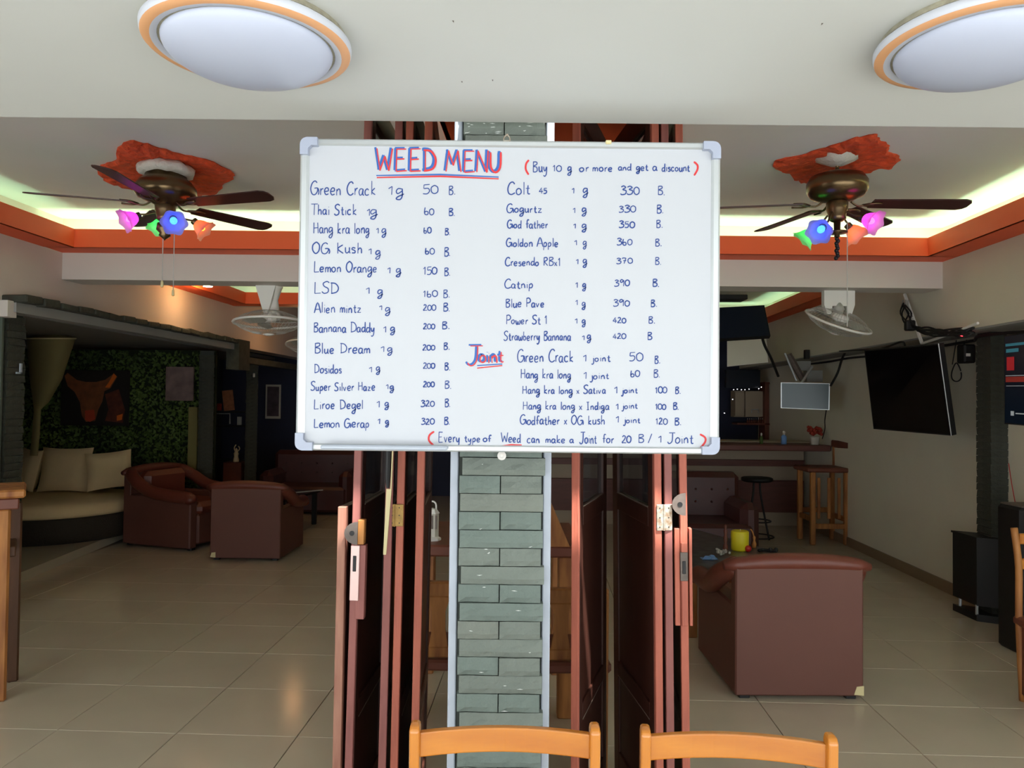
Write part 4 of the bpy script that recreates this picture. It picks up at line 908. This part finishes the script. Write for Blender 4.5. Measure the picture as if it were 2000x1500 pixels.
for k in range(9):
    u = 1460+k*4.2; o = thing('glass_bottle', '', 'bottle', P(u, 826, 12.3)); o['label'] = 'small bottle in the row on the shelf behind the bar'; o['group'] = 'small bottles behind the bar'
    if k == 0:
        b0 = MB().lathe([(.014, 0), (.015, .03), (.006, .045), (.006, .06)], 8).build('body', M['rusticdark'], o, smooth=True); c0_ = MB().lathe([(.008, .06), (.008, .07)], 8).build('cap', M['pot'], o)
    else:
        for q in (b0, c0_): z_ = q.copy(); COL.objects.link(z_); z_.parent = o
def bottle(name, label, u, v, Y, h, r_, m, cat):
    o = thing(name, label, cat, P(u, v, Y)); MB().lathe([(r_, 0), (r_, h*.55), (r_*.45, h*.7)], 14).build('body', m, o, smooth=True); MB().lathe([(r_*.45, h*.7), (r_*.4, h*.85), (r_*.7, h*.86), (r_*.2, h)], 12).build('pump', M['pot'], o, smooth=True); o.location.z = 1.151; return o
bottle('pump_bottle', 'clear pump bottle standing on the bar ledge', 1531, 850, 9.75, .17, .035, M['bluepl'], 'bottle')
bottle('glass_bottle', 'slim green bottle standing on the bar ledge', 1487, 850, 9.8, .14, .022, M['ivy'], 'bottle')
fp = thing('flower_pot', 'white pot with red flowers at the right end of the bar', 'plant pot', (P(1594, 850, 9.65).x, 9.7, 1.151))
MB().lathe([(.05, 0), (.06, .09), (.064, .1), (.05, .1)], 18).build('pot', M['pot'], fp, smooth=True)
m = MB(); rnd = random.Random(2)
for k in range(26):
    a = rnd.uniform(0, 6.28); rr = rnd.uniform(0, .085); m.sph((rr*math.cos(a), rr*math.sin(a), .13+rnd.uniform(0, .09)), .024, 6)
m.build('flowers', M['plant'], fp, smooth=True)['kind'] = 'stuff'
pls = [(1433, 761), (1440, 760), (1448, 761), (1455, 761), (1463, 760), (1482, 759), (1487, 756), (1431, 780), (1415, 807), (1560, 816), (1570, 836), (1578, 850), (1592, 851)]
fl_ = thing('fairy_lights', 'string of tiny white fairy lights around the bar', 'fairy lights', P(1433, 761, 11.9))
MB().tube([P(u, v-1, 11.9) for u, v in pls[:7]], .004, 4).build('cord', M['cable'], fl_, world=True)
for (u, v) in pls: MB().sph(P(u, v, 11.9 if v < 812 else 11.2), .007, 6).build('bulb', M['twinkle'], fl_, world=True)

# ------------------------------------------------------------------ screens
def screen(name, label, cor, Ys, m_s, m_f, th=.05, bez=.03, cat='television', back=1):
    """cor: pixel corners TL TR BR BL with depths"""
    p = [P(u, v, y) for (u, v), y in zip(cor, Ys)]; c = sum(p, Vector((0, 0, 0)))/4
    n = (p[1]-p[0]).cross(p[3]-p[0]).normalized()
    if n.y < 0: n = -n
    r = thing(name, label, cat, c); q = [x-c for x in p]; 
    MB().hexa([x for x in q], [x+n*th for x in q]).build('casing', m_f, r)
    s = [x*(1-bez)-n*.003 for x in q]; MB().hexa(s, [x+n*.004 for x in s]).build('screen', m_s, r)
    return r, q, n
tv, q, n = screen('television', 'large black television tilted down from the right wall', [(1688, 684), (1833, 671), (1858, 851), (1706, 838)], [7.0, 6.1, 6.2, 7.1], M['screen'], M['black'])
MB().tube([q[1]+Vector((0, 0, 0)), q[2]], .004, 6).build('side_trim', M['alu'], tv)
MB().tube([Vector((0, .03, 0)), Vector((.35, .1, 0))], .03, 6).build('wall_arm', M['black'], tv)
tv2, q2, n2 = screen('television', 'wall television with a lit news screen at the right photo edge', [(1961, 655), (2075, 640), (2075, 838), (1962, 828)], [5.5, 5.0, 5.0, 5.5], mat('lit_screen', (10, 14, 20), .2, emit=((10, 22, 34), .15)), M['black'])
def onq(q, n, a0, b0, a1, b1, mat_, par, nm, o_=.006):
    f = lambda a, b: (q[0]*(1-a)+q[1]*a)*(1-b)+(q[3]*(1-a)+q[2]*a)*b-n*o_
    MB().add([f(a0, b0), f(a1, b0), f(a1, b1), f(a0, b1)], [(0, 1, 2, 3)]).build(nm, mat_, par)
sg = lambda nm, c, s=.06: mat(nm, c, .4, emit=(c, s))
onq(q2, n2, .04, .10, .9, .13, sg('scr_teal', (60, 130, 150)), tv2, 'screen_graphic'); onq(q2, n2, .05, .16, .28, .2, sg('scr_teal', 0), tv2, 'screen_graphic')
onq(q2, n2, .06, .25, .2, .40, sg('scr_red', (190, 40, 50)), tv2, 'screen_graphic'); onq(q2, n2, .04, .47, .95, .53, sg('scr_red2', (150, 50, 44)), tv2, 'screen_graphic')
onq(q2, n2, .05, .57, .9, .575, sg('scr_white', (190, 200, 205)), tv2, 'screen_graphic'); onq(q2, n2, .13, .85, .19, .9, sg('scr_white', 0), tv2, 'screen_graphic'); onq(q2, n2, .22, .868, .45, .88, sg('scr_white', 0), tv2, 'screen_graphic')
onq(q2, n2, .04, .455, .95, .462, sg('scr_white', 0), tv2, 'screen_graphic')
tv3, q3, n3 = screen('television', 'dark television hung high between whiteboard and right fan', [(1340, 604), (1493, 596), (1505, 656), (1340, 666)], [8.2, 8.2, 8.0, 8.0], M['screenblue'], M['black'])
a = P(1380, 602, 8.25)-tv3.location; MB().tube([a, a+Vector((0, 0, ZC-tv3.location.z-a.z))], .025, 8).build('ceiling_pole', M['black'], tv3)
bx = MB().bbox((0, 0, 0), (.46, .25, .05), .006).build('set_top_box', M['black']); bx.location = P(1412, 589, 8.25)+Vector((0, 0, .035)); tag(bx, 'flat black box on top of the high television', 'box')
tv4, q4, n4 = screen('monitor', 'grey monitor with a pale frame above the right end of the bar', [(1525, 747), (1621, 749), (1620, 801), (1525, 797)], [9.0, 8.85, 8.85, 9.0], M['screengrey'], M['alu'], cat='monitor', bez=.04)
MB().tube([Vector((0, .06, 0)), Vector((0, .2, .1)), Vector((.2, .3, .36))], .015, 6).build('mount_arm', M['alu'], tv4)
pb = screen('trim_40', 'pale panel above the bar under the high television', [(1420, 662), (1496, 656), (1500, 708), (1420, 716)], [9.6, 9.4, 9.4, 9.6], M['wall'], M['beam'], cat='panel')[0]; del pb['category']; struct(pb)
ar = thing('wall_bracket', 'grey wall bracket with junction boxes above the bar monitor', 'bracket', P(1560, 700, 9.3))
MB().tube([P(1533, 690, 9.3), P(1556, 744, 9.2)], .013, 6).build('rod', M['alu'], ar, world=True); MB().tube([P(1540, 692, 9.35), P(1568, 742, 9.35)], .04, 6).build('arm', M['iron'], ar, world=True)
for (u0, u1, v0, v1) in ((1556, 1584, 705, 724), (1576, 1607, 723, 746)): pxbox('junction_box', M['soffit'], u0, u1, v0, v1, 9.4, .12, ar)
pxbox('plug', M['black'], 1573, 1582, 683, 701, 9.4, .06, ar)

# cables and conduits
def cable(label, pts, r=.012, name='cable', m='cable', cat='cable'):
    w3 = [P(u, v, y) for (u, v, y) in pts]; c = w3[0]; mb = MB().tube([p-c for p in smoothpts(w3, 5)], r, 6); o = mb.build(name, M[m], smooth=True); o.location = c; return tag(o, label, cat)
YW_ = lambda u: XRL/((u-1061)/F)-.12 if u > 1200 else 5
def cablew(label, w3, r=.012, m='cable'):
    c = w3[0]; o = MB().tube([p-c for p in smoothpts(w3, 5)], r, 6).build('cable', M[m], smooth=True); o.location = c; return tag(o, label, 'cable')
cablew('long black cable running under the soffit to the far screens', [Vector((3.5+K*y, y, 2.2-.02*abs(math.sin(y*2.1)))) for y in (10.2, 9.4, 8.8, 8.1, 7.5, 6.9, 6.3, 6.22)]+[Vector((3.4+K*6, 6.0, 2.2)), Vector((3.42+K*5.8, 5.75, 2.2)), Vector((3.5+K*5.2, 5.2, 2.19)), Vector((3.5+K*4.5, 4.5, 2.2))], .013)
cable('black cable looping below the soffit towards the big television', [(1640, 686, 8.4), (1670, 684, 7.9), (1720, 681, 7.3), (1760, 668, 6.9), (1768, 676, 6.75)], .009)
cable('thick black cable dropping from the soffit to the grey monitor', [(1656, 680, 8.5), (1645, 700, 8.7), (1636, 728, 8.8), (1622, 754, 8.8)], .014)
cable('black cord hanging from the grey monitor to the bar ledge', [(1614, 800, 8.9), (1611, 820, 9.1), (1611, 838, 9.4), (1606, 857, 9.58)], .006)
cable('black cable from the high television down to the bracket', [(1488, 656, 8.1), (1494, 676, 8.4), (1506, 700, 8.8), (1520, 735, 9.0)], .016)
coil = thing('cable_coil', 'looped black cable hanging on the wall right of the big television', 'cable', PW(1868, 730, 3.56)); cc = coil.location
MB().tube(smoothpts([P(1868+9*math.cos(t)+2*math.sin(2*t), 727+18*math.sin(t), 6.6)-cc for t in [2*PI*i/16 for i in range(16)]], 3, True), .005, 6).build('loop', M['cable'], coil, smooth=True)
MB().tube([P(1860, 712, 6.65)-cc, P(1868, 664, 6.6)-cc], .004).tube([P(1874, 710, 6.5)-cc, P(1882, 674, 6.45)-cc, P(1888, 664, 6.42)-cc], .004).build('strand', M['cable'], coil)
cd = thing('conduit', 'white plastic conduit bent in a V under the soffit', 'conduit', PW(1766, 578, 3.24)); cc = cd.location
MB().tube([PW(1767, 575, 3.24)-cc, PW(1780, 612, 3.24)-cc, PW(1801, 671, 3.24)-cc], .016, 6).build('pipe', M['plasticwhite'], cd); MB().tube([PW(1801, 671, 3.24)-cc, PW(1842, 657, 3.22)-cc, PW(1910, 631, 3.22)-cc], .011, 6).build('pipe', M['plasticwhite'], cd)
for k in range(3): MB().tube(smoothpts([PW(1764+k*5, 586, 3.22)-cc, PW(1762+k*6, 600+k*3, 3.2)-cc, PW(1772+k*5, 618, 3.2)-cc], 4), .006).build('white_wire', M['wire'], cd)
tb = thing('cable_bundle', 'messy tangle of black cables around the white conduit', 'cables', PW(1780, 630, 3.15)); cc = tb.location; rnd = random.Random(11)
m = MB(); U = lambda a: rnd.uniform(-a, a)
for k in range(5): m.tube(smoothpts([PW(1768+U(5), 595+U(6), 3.2)-cc, PW(1770+U(12), 612, 3.15)-cc, PW(1777+U(9), 632, 3.15)-cc, PW(1797+U(4), 642+U(3), 3.17)-cc], 5), .007)
for k in range(9): m.tube(smoothpts([PW(1792+U(4), 645+U(4), 3.17)-cc, PW(1815+U(6), 647+U(9), 3.17)-cc, PW(1840+U(6), 650+U(7), 3.18)-cc, PW(1872+U(7), 650+U(9), 3.2)-cc, PW(1900+U(4), 645+U(8), 3.25)-cc], 5), .008)
m.build('strands', M['cable'], tb, smooth=True)
m = MB().bbox(tuple(PW(1777, 636, 3.15)-cc), (.08, .06, .09), .01).build('adapter', M['black'], tb)
rt = pxbox('power_box', M['black'], 1884, 1907, 672, 709, 6.28, .12, bev=.012); tag(rt, 'black power box with a pale label left of the stone column', 'box')
la = pxbox('paper_label', M['plasticwhite'], 1887, 1896, 690, 696, 6.274, .005, rt)
o = MB().sph((0, 0, 0), .011, 8).build('red_light', mat('red_led', (255, 30, 40), .4, emit=((255, 40, 50), 4))); o.location = PW(1878, 658, 3.25); tag(o, 'tiny red indicator light among the cables', 'light')
cable('thin red wire hanging beside the stone column', [(1970, 905, 5.85), (1976, 945, 5.8), (1984, 988, 5.75)], .003, m='red')

# ------------------------------------------------------------------ speakers
A_, B_, C_ = PZ(1861, 1192, 0), PZ(1908, 1214, 0), PZ(1968, 1222, 0)
zt = P(1880, 1055, 5.9).z
sp = thing('subwoofer', 'black floor speaker cabinet standing before the stone column', 'speaker', (A_.x, A_.y, 0)); q = [A_-A_, B_-A_, C_-A_+Vector((.0, 0, 0)), C_-B_+Vector((-.03, .0, 0))]
MB().hexa([p+Vector((0, 0, .12)) for p in q], [p+Vector((0, 0, zt)) for p in q]).build('cabinet', M['black'], sp)
cen = sum(q, Vector((0, 0, 0)))/4
MB().hexa([cen+(p-cen)*1.07+Vector((0, 0, zt)) for p in q], [cen+(p-cen)*1.07+Vector((0, 0, zt+.015)) for p in q]).build('top_plate', M['black'], sp)
MB().hexa([p+Vector((0, 0, 0)) for p in q], [p+Vector((0, 0, .055)) for p in q]).build('base_plate', M['black'], sp)
for p in (q[0]*.7+cen*.3, q[1]*.9+cen*.1, q[2]*.9+cen*.1, q[3]*.9+cen*.1): MB().tube([p+Vector((0, 0, .05)), p+Vector((0, 0, .125))], .012, 8).build('post', M['alu'], sp)
s2 = thing('loudspeaker', 'tall black loudspeaker at the right photo edge', 'speaker', (3.53, 5.25, 0))
MB().bbox((0, 0, .49), (.28, .26, .98), .02).build('cabinet', M['black'], s2); MB().bbox((0, -.132, .5), (.23, .008, .8), .002).build('grille', M['screen'], s2); MB().bbox((0, 0, .985), (.25, .23, .012), .004).build('top_panel', M['iron'], s2)

# wood chair at right edge
rc = thing('wooden_chair', 'orange wooden chair with slatted back at the right photo edge', 'chair', (P(2050, 1300, 4.35).x, 4.35, 0)); zt = P(1985, 1032, 4.35).z; xl = P(1990, 1200, 4.35).x-rc.location.x
for sx in (xl, xl+.42):
    MB().tube(smoothpts([(sx+.02, .0, .0), (sx, 0, .45), (sx+.0, .0, .75), (sx-.012, .02, zt)], 4), .019, 8).build('back_leg', M['rustic'], rc, smooth=True)
    MB().bbox((sx, -.4, .22), (.04, .04, .44), .005).build('front_leg', M['rustic'], rc)
for z in (zt-.06, zt-.2): MB().bbox((xl+.21, .01, z), (.4, .025, .06), .006).build('back_rail', M['varnish'], rc)
MB().bbox((xl+.21, -.2, .45), (.46, .46, .05), .012).build('seat', M['rusticdark'], rc); MB().bbox((xl+.02, -.2, .25), (.03, .4, .42), .006).build('side_panel', M['rusticdark'], rc)
# tall table at left edge
lt = thing('high_table', 'rustic high wooden table at the left photo edge', 'table', (PZ(20, 1372, 0).x-.02, 4.25, 0), .56); zt = P(20, 957, 4.2).z
MB().bbox((-.47, .16, zt-.02), (1.0, .46, .045), .01).build('table_top', M['rustic'], lt)
MB().bbox((-.47, .16, zt-.075), (.94, .42, .06), .006).build('apron', M['rusticdark'], lt)
MB().bbox((-.085, 0, (zt-.1)/2), (.095, .09, zt-.1), .012).build('leg', M['rustic'], lt); MB().bbox((-.015, .3, (zt-.1)/2), (.06, .06, zt-.1), .01).build('leg', M['rusticshaded'], lt)
MB().bbox((-.8, 0, (zt-.1)/2), (.105, .09, zt-.1), .012).build('leg', M['rustic'], lt); MB().bbox((-.8, .3, (zt-.1)/2), (.07, .07, zt-.1), .01).build('leg', M['rusticdark'], lt)
MB().bbox((-.03, .15, P(40, 1073, 4.3).z), (.04, .3, .06), .006).build('stretcher', M['rusticshaded'], lt); MB().bbox((-.42, .3, P(40, 1073, 4.5).z), (.8, .04, .05), .006).build('stretcher', M['rusticdark'], lt)

# ------------------------------------------------------------------ daybed, pillows, net, alcove pictures
db = thing('daybed', 'round cream daybed with dark wicker base in the left alcove', 'daybed', (-5.3, 8.88, .09)); R = .92
MB().lathe([(R*.97, 0), (R, .02), (R*1.02, .25), (R*1.0, .27)], 40).build('wicker_base', M['wicker'], db, smooth=True)
MB().lathe([(R*.98, .27), (R*1.0, .3), (R*.99, .38), (R*.94, .42), (.01, .43)], 40).build('mattress', M['fabric'], db, smooth=True)
def pillow(label, w, h, loc, rot):
    m = MB(); n = 8; vs = []; fs = []
    for sgn in (1, -1):
        for j in range(n+1):
            for i in range(n+1):
                s, t = -1+2*i/n, -1+2*j/n; b = (1-s**4)*(1-t**4); pn = 1-.07*(1-s*s)*(abs(t)**3)-0; pm = 1-.07*(1-t*t)*(abs(s)**3)
                vs.append((s*w/2*pm, sgn*.085*b**.6, t*h/2*pn))
    k = (n+1)**2
    for sgn in (0, 1):
        for j in range(n):
            for i in range(n): a = sgn*k+j*(n+1)+i; fs.append((a, a+1, a+n+2, a+n+1))
    m.add(vs, fs); o = m.build('pillow', M['fabric'], smooth=True); o.location = loc; o.rotation_euler = rot; return tag(o, label, 'pillow', 'cream pillows on the daybed')
def pilat(label, u, v, Y, w, h, rot): pillow(label, w, h, P(u, v, Y), rot)
pilat('cream pillow at the left end of the daybed', 55, 918, 9.3, .42, .52, (-.2, .05, -.5)); pilat('large cream pillow in the middle of the daybed', 128, 917, 9.25, .6, .54, (-.22, .0, .05)); pilat('cream pillow at the right end of the daybed', 214, 918, 9.2, .5, .46, (-.3, -.1, .45))
# net canopy
nt_ = thing('hanging_net', 'beige net canopy hanging above the daybed', 'net', P(100, 660, 8.6)); cc = nt_.location
rings = [(52, 148, 661, 22), (54, 138, 690, 20), (58, 122, 740, 16), (64, 96, 785, 9), (66, 80, 800, 6), (62, 78, 850, 6), (58, 74, 890, 6)]
vs = []; n = 28
for (u0, u1, v, dv) in rings:
    for i in range(n):
        a = 2*PI*i/n; u = (u0+u1)/2+(u1-u0)/2*math.cos(a); p = P(u, v-(8 if v < 660 else 0)*(math.cos(a)+.1), 8.6+(u1-u0)/2/F*8.6*math.sin(a))
        vs.append(p-cc)
m = MB().add(vs, [(j*n+i, j*n+(i+1) % n, (j+1)*n+(i+1) % n, (j+1)*n+i) for j in range(len(rings)-1) for i in range(n)]); m.build('net', M['net'], nt_, smooth=True)
MB().tube(vs[:n]+[vs[0]], .009, 6, cap=False).build('hoop', M['cream'], nt_, smooth=True)
ap = P(100, 640, 8.6)-cc; m = MB().add([ap]+vs[:n], [(0, i+1, (i+1) % n+1) for i in range(n)]); m.build('net_top', M['net'], nt_, smooth=True)
# ivy wall
iv = MB().box((-5.4, 9.99, 1.15), (3.1, .06, 2.25)).build('wall_ivy', M['ivyback']); struct(iv, 'green artificial ivy wall at the back of the alcove')
rnd = random.Random(5); m = MB()
for k in range(9000):
    x = rnd.uniform(-6.8, -3.92); z = rnd.uniform(.1, 2.25); y = 9.955-rnd.uniform(0, .09); s_ = rnd.uniform(.018, .036)
    Rm = Matrix.Translation((x, y, z)) @ Matrix.Rotation(rnd.uniform(-.9, .9), 4, 'X') @ Matrix.Rotation(rnd.uniform(-.9, .9), 4, 'Z') @ Matrix.Rotation(rnd.uniform(0, 6.28), 4, 'Y')
    m.add([(0, 0, -s_), (s_*.6, -.004, 0), (0, 0, s_), (-s_*.6, -.004, 0)], [(0, 1, 2, 3)], Rm)
m.build('ivy_leaves', M['ivy'], iv, kind='stuff')
# bull picture
YI = 9.82
bp = thing('bull_picture', 'framed painting of a brown bull head on the ivy wall', 'picture', P(185, 778, YI)); cc = bp.location
pxbox('canvas', mat('canvas_dark', (26, 20, 16), .8), 120, 250, 722, 832, YI, .03, bp)
def pic(par, cc, pts, m, y, nm='painted_shape'):
    w3 = [P(u, v, y)-cc for u, v in pts]; MB().add(w3, [list(range(len(w3)))]).build(nm, m, par)
pic(bp, cc, [(126, 734), (132, 728), (150, 742), (168, 746), (188, 746), (205, 742), (222, 730), (229, 736), (216, 758), (204, 764), (200, 784), (192, 800), (186, 822), (168, 824), (160, 812), (156, 786), (146, 766), (132, 754)], mat('paint_brown', (150, 88, 50), .7, noise_amt=.5, noise_scale=9), YI-.004)
pic(bp, cc, [(222, 729), (228, 735), (214, 757), (205, 757), (213, 746)], mat('paint_orange', (232, 110, 30), .6), YI-.006)
pic(bp, cc, [(166, 802), (184, 800), (186, 818), (176, 824), (166, 820)], mat('paint_red', (190, 70, 40), .6), YI-.006)
pic(bp, cc, [(205, 770), (232, 760), (244, 800), (240, 826), (205, 822), (212, 800)], mat('paint_rust', (110, 52, 34), .7, noise_amt=.6, noise_scale=12), YI-.004)
pic(bp, cc, [(228, 812), (240, 808), (238, 820), (228, 822)], mat('paint_orange', 0), YI-.006)
sq = pxbox('canvas_print', mat('pinkish_print', (142, 118, 112), .8, noise_amt=.5, noise_scale=7), 324, 377, 716, 783, 9.8, .03); tag(sq, 'pinkish square canvas on the ivy wall near the column', 'picture')
po = pxbox('wooden_post', mat('dull_gold_post', (130, 120, 70), .8), 368, 383, 795, 925, 9.72, .08); tag(po, 'yellowish wooden post left of the dark shelf', 'post')
# shelf in navy room
sh = thing('wall_shelf', 'dark shelf with ornaments in front of the navy wall', 'shelf', P(445, 800, 11.6)); cc = sh.location
pxbox('shelf_board', M['black'], 412, 478, 803, 806, 11.5, .3, sh); pxbox('side', M['black'], 412, 415, 700, 1000, 11.5, .3, sh); pxbox('shelf_board', M['black'], 412, 478, 831, 834, 11.5, .3, sh); pxbox('shelf_board', M['black'], 412, 478, 898, 902, 11.5, .3, sh)
def small(name, label, cat, u0, u1, v0, v1, Y, m, d_=.05): return tag(pxbox(name, m, u0, u1, v0, v1, Y, d_), label, cat)
o = small('picture_card', 'leaning orange picture card on the upper shelf', 'picture', 438, 458, 762, 802, 11.6, mat('card_orange', (190, 120, 80), .7, noise_amt=.4, noise_scale=20), .02); o.rotation_euler.y = -.12
small('ornament', 'small reddish ornament left of the orange card', 'ornament', 424, 431, 788, 802, 11.6, M['plant']); small('white_box', 'small white box on the lower shelf board', 'box', 463, 470, 814, 830, 11.6, M['pot'])
fr_ = thing('wire_frame', 'white wire frame on the shelf board', 'frame', P(434, 830, 11.6)); cc = fr_.location; MB().tube([P(421, 830, 11.6)-cc, P(421, 808, 11.6)-cc, P(449, 808, 11.6)-cc, P(449, 828, 11.6)-cc], .01, 6).build('frame', M['wire'], fr_)
pf = thing('framed_picture', 'white framed picture on the navy back wall', 'picture', P(533, 785, 13.25)); pxbox('frame', M['pot'], 519, 547, 751, 818, 13.36, .035, pf); pxbox('print', mat('print_grey', (96, 80, 88), .7, noise_amt=.5, noise_scale=12), 522, 544, 755, 813, 13.35, .02, pf)
cbn = pxbox('side_cabinet', M['rusticdark'], 436, 470, 903, 960, 11.2, .4); tag(cbn, 'brown wooden side cabinet before the dark shelf', 'cabinet')
st_ = thing('statuette', 'pale dancer statuette on the brown side cabinet', 'statuette', P(461, 903, 11.35))
MB().lathe([(.04, 0), (.042, .03), (.03, .09), (.036, .13), (.016, .17), (.02, .19), (.001, .215)], 14).build('figure', M['fabric'], st_, smooth=True); MB().tube(smoothpts([(.01, 0, .15), (.05, 0, .2), (.03, 0, .24)], 3), .008).tube(smoothpts([(-.01, 0, .15), (-.03, 0, .21), (-.005, 0, .26)], 3), .008).build('raised_arms', M['fabric'], st_, smooth=True)
wm = MB().bbox((0, 0, 0), (.03, .02, .06), .008).build('small_hook', M['pot']); wm.location = P(496, 733, 11.07); tag(wm, 'small pale hook on the far stone column', 'hook')

# ------------------------------------------------------------------ furniture seen either side of the pillar
tb2 = thing('wooden_table', 'dark wooden table behind the pillar', 'table', (P(960, 1060, 4.2).x, 4.4, 0)); zt = P(860, 1065, 4.0).z
MB().bbox((0, 0, zt-.03), (.95, .8, .06), .01).build('table_top', M['rusticdark'], tb2); 
for sx in (-1, 1):
    for sy in (-1, 1): MB().bbox((sx*.40, sy*.32, (zt-.06)/2), (.09, .09, zt-.06), .008).build('leg', M['rustic'], tb2)
ln = thing('lantern', 'white lantern standing on the table left of the pillar', 'lantern', (P(843, 1020, 4.1).x, 4.15, zt)); s_ = 4.15/F
MB().lathe([(17*s_, 0), (17*s_, .012), (12*s_, .02)], 8).build('base', M['plasticwhite'], ln)
MB().lathe([(12*s_, .02), (12*s_, 52*s_)], 6).build('lamp_body', M['pot'], ln); MB().lathe([(14*s_, 52*s_), (8*s_, 60*s_), (2*s_, 62*s_)], 6).build('roof', M['plasticwhite'], ln)
MB().tube(smoothpts([(-7*s_, 0, 58*s_), (-6*s_, 0, 70*s_), (0, 0, 75*s_), (6*s_, 0, 70*s_), (7*s_, 0, 58*s_)], 4), .005).build('handle', M['plasticwhite'], ln, smooth=True)
for k in range(3): MB().box((-8*s_+k*8*s_, -11.2*s_, 36*s_), (3.5*s_, .004, 26*s_)).build('vent', M['iron'], ln)
def rchair(label, uc, Y, rz, zt_):
    Y -= .12
    r = thing('wooden_chair', label, 'chair', (P(uc, 1200, Y).x, Y, 0), rz); 
    for sx in (-1, 1):
        MB().bbox((sx*.19, 0, zt_/2), (.05, .05, zt_), .008).build('back_leg', M['rustic'], r); MB().bbox((sx*.19, .38, .22), (.05, .05, .44), .008).build('front_leg', M['rustic'], r)
    MB().prism([(-.05, .5), (.05, .5), (.03, .62), (.03, .7), (.07, zt_), (-.07, zt_), (-.03, .7), (-.03, .62)], .022, Matrix.Translation((0, .012, 0)) @ Matrix.Rotation(PI/2, 4, 'X')).build('back_splat', M['rustic'], r)
    MB().bbox((0, 0, zt_-.02), (.43, .045, .07), .008).build('back_rail', M['rustic'], r); MB().bbox((0, 0, .52), (.38, .03, .05), .006).build('back_rail', M['rustic'], r)
    MB().bbox((0, .2, .46), (.46, .44, .05), .012).build('seat', M['rusticdark'], r); return r
rchair('rustic wooden chair seen left of the stone pillar', 857, 3.62, 0, .82)
rchair('rustic wooden chair seen right of the stone pillar', 1095, 3.6, .05, .80)
sg_ = thing('wood_wedge', 'slanted orange wooden board right of the pillar', 'board', P(1090, 1080, 4.0))
cc = sg_.location; w3 = [P(1070, 975, 4.0), P(1078, 985, 4.0), P(1113, 1068, 4.0), P(1068, 1068, 4.0)]
MB().hexa([p-cc for p in w3], [p-cc+Vector((0, .03, 0)) for p in w3]).build('board', M['rustic'], sg_)
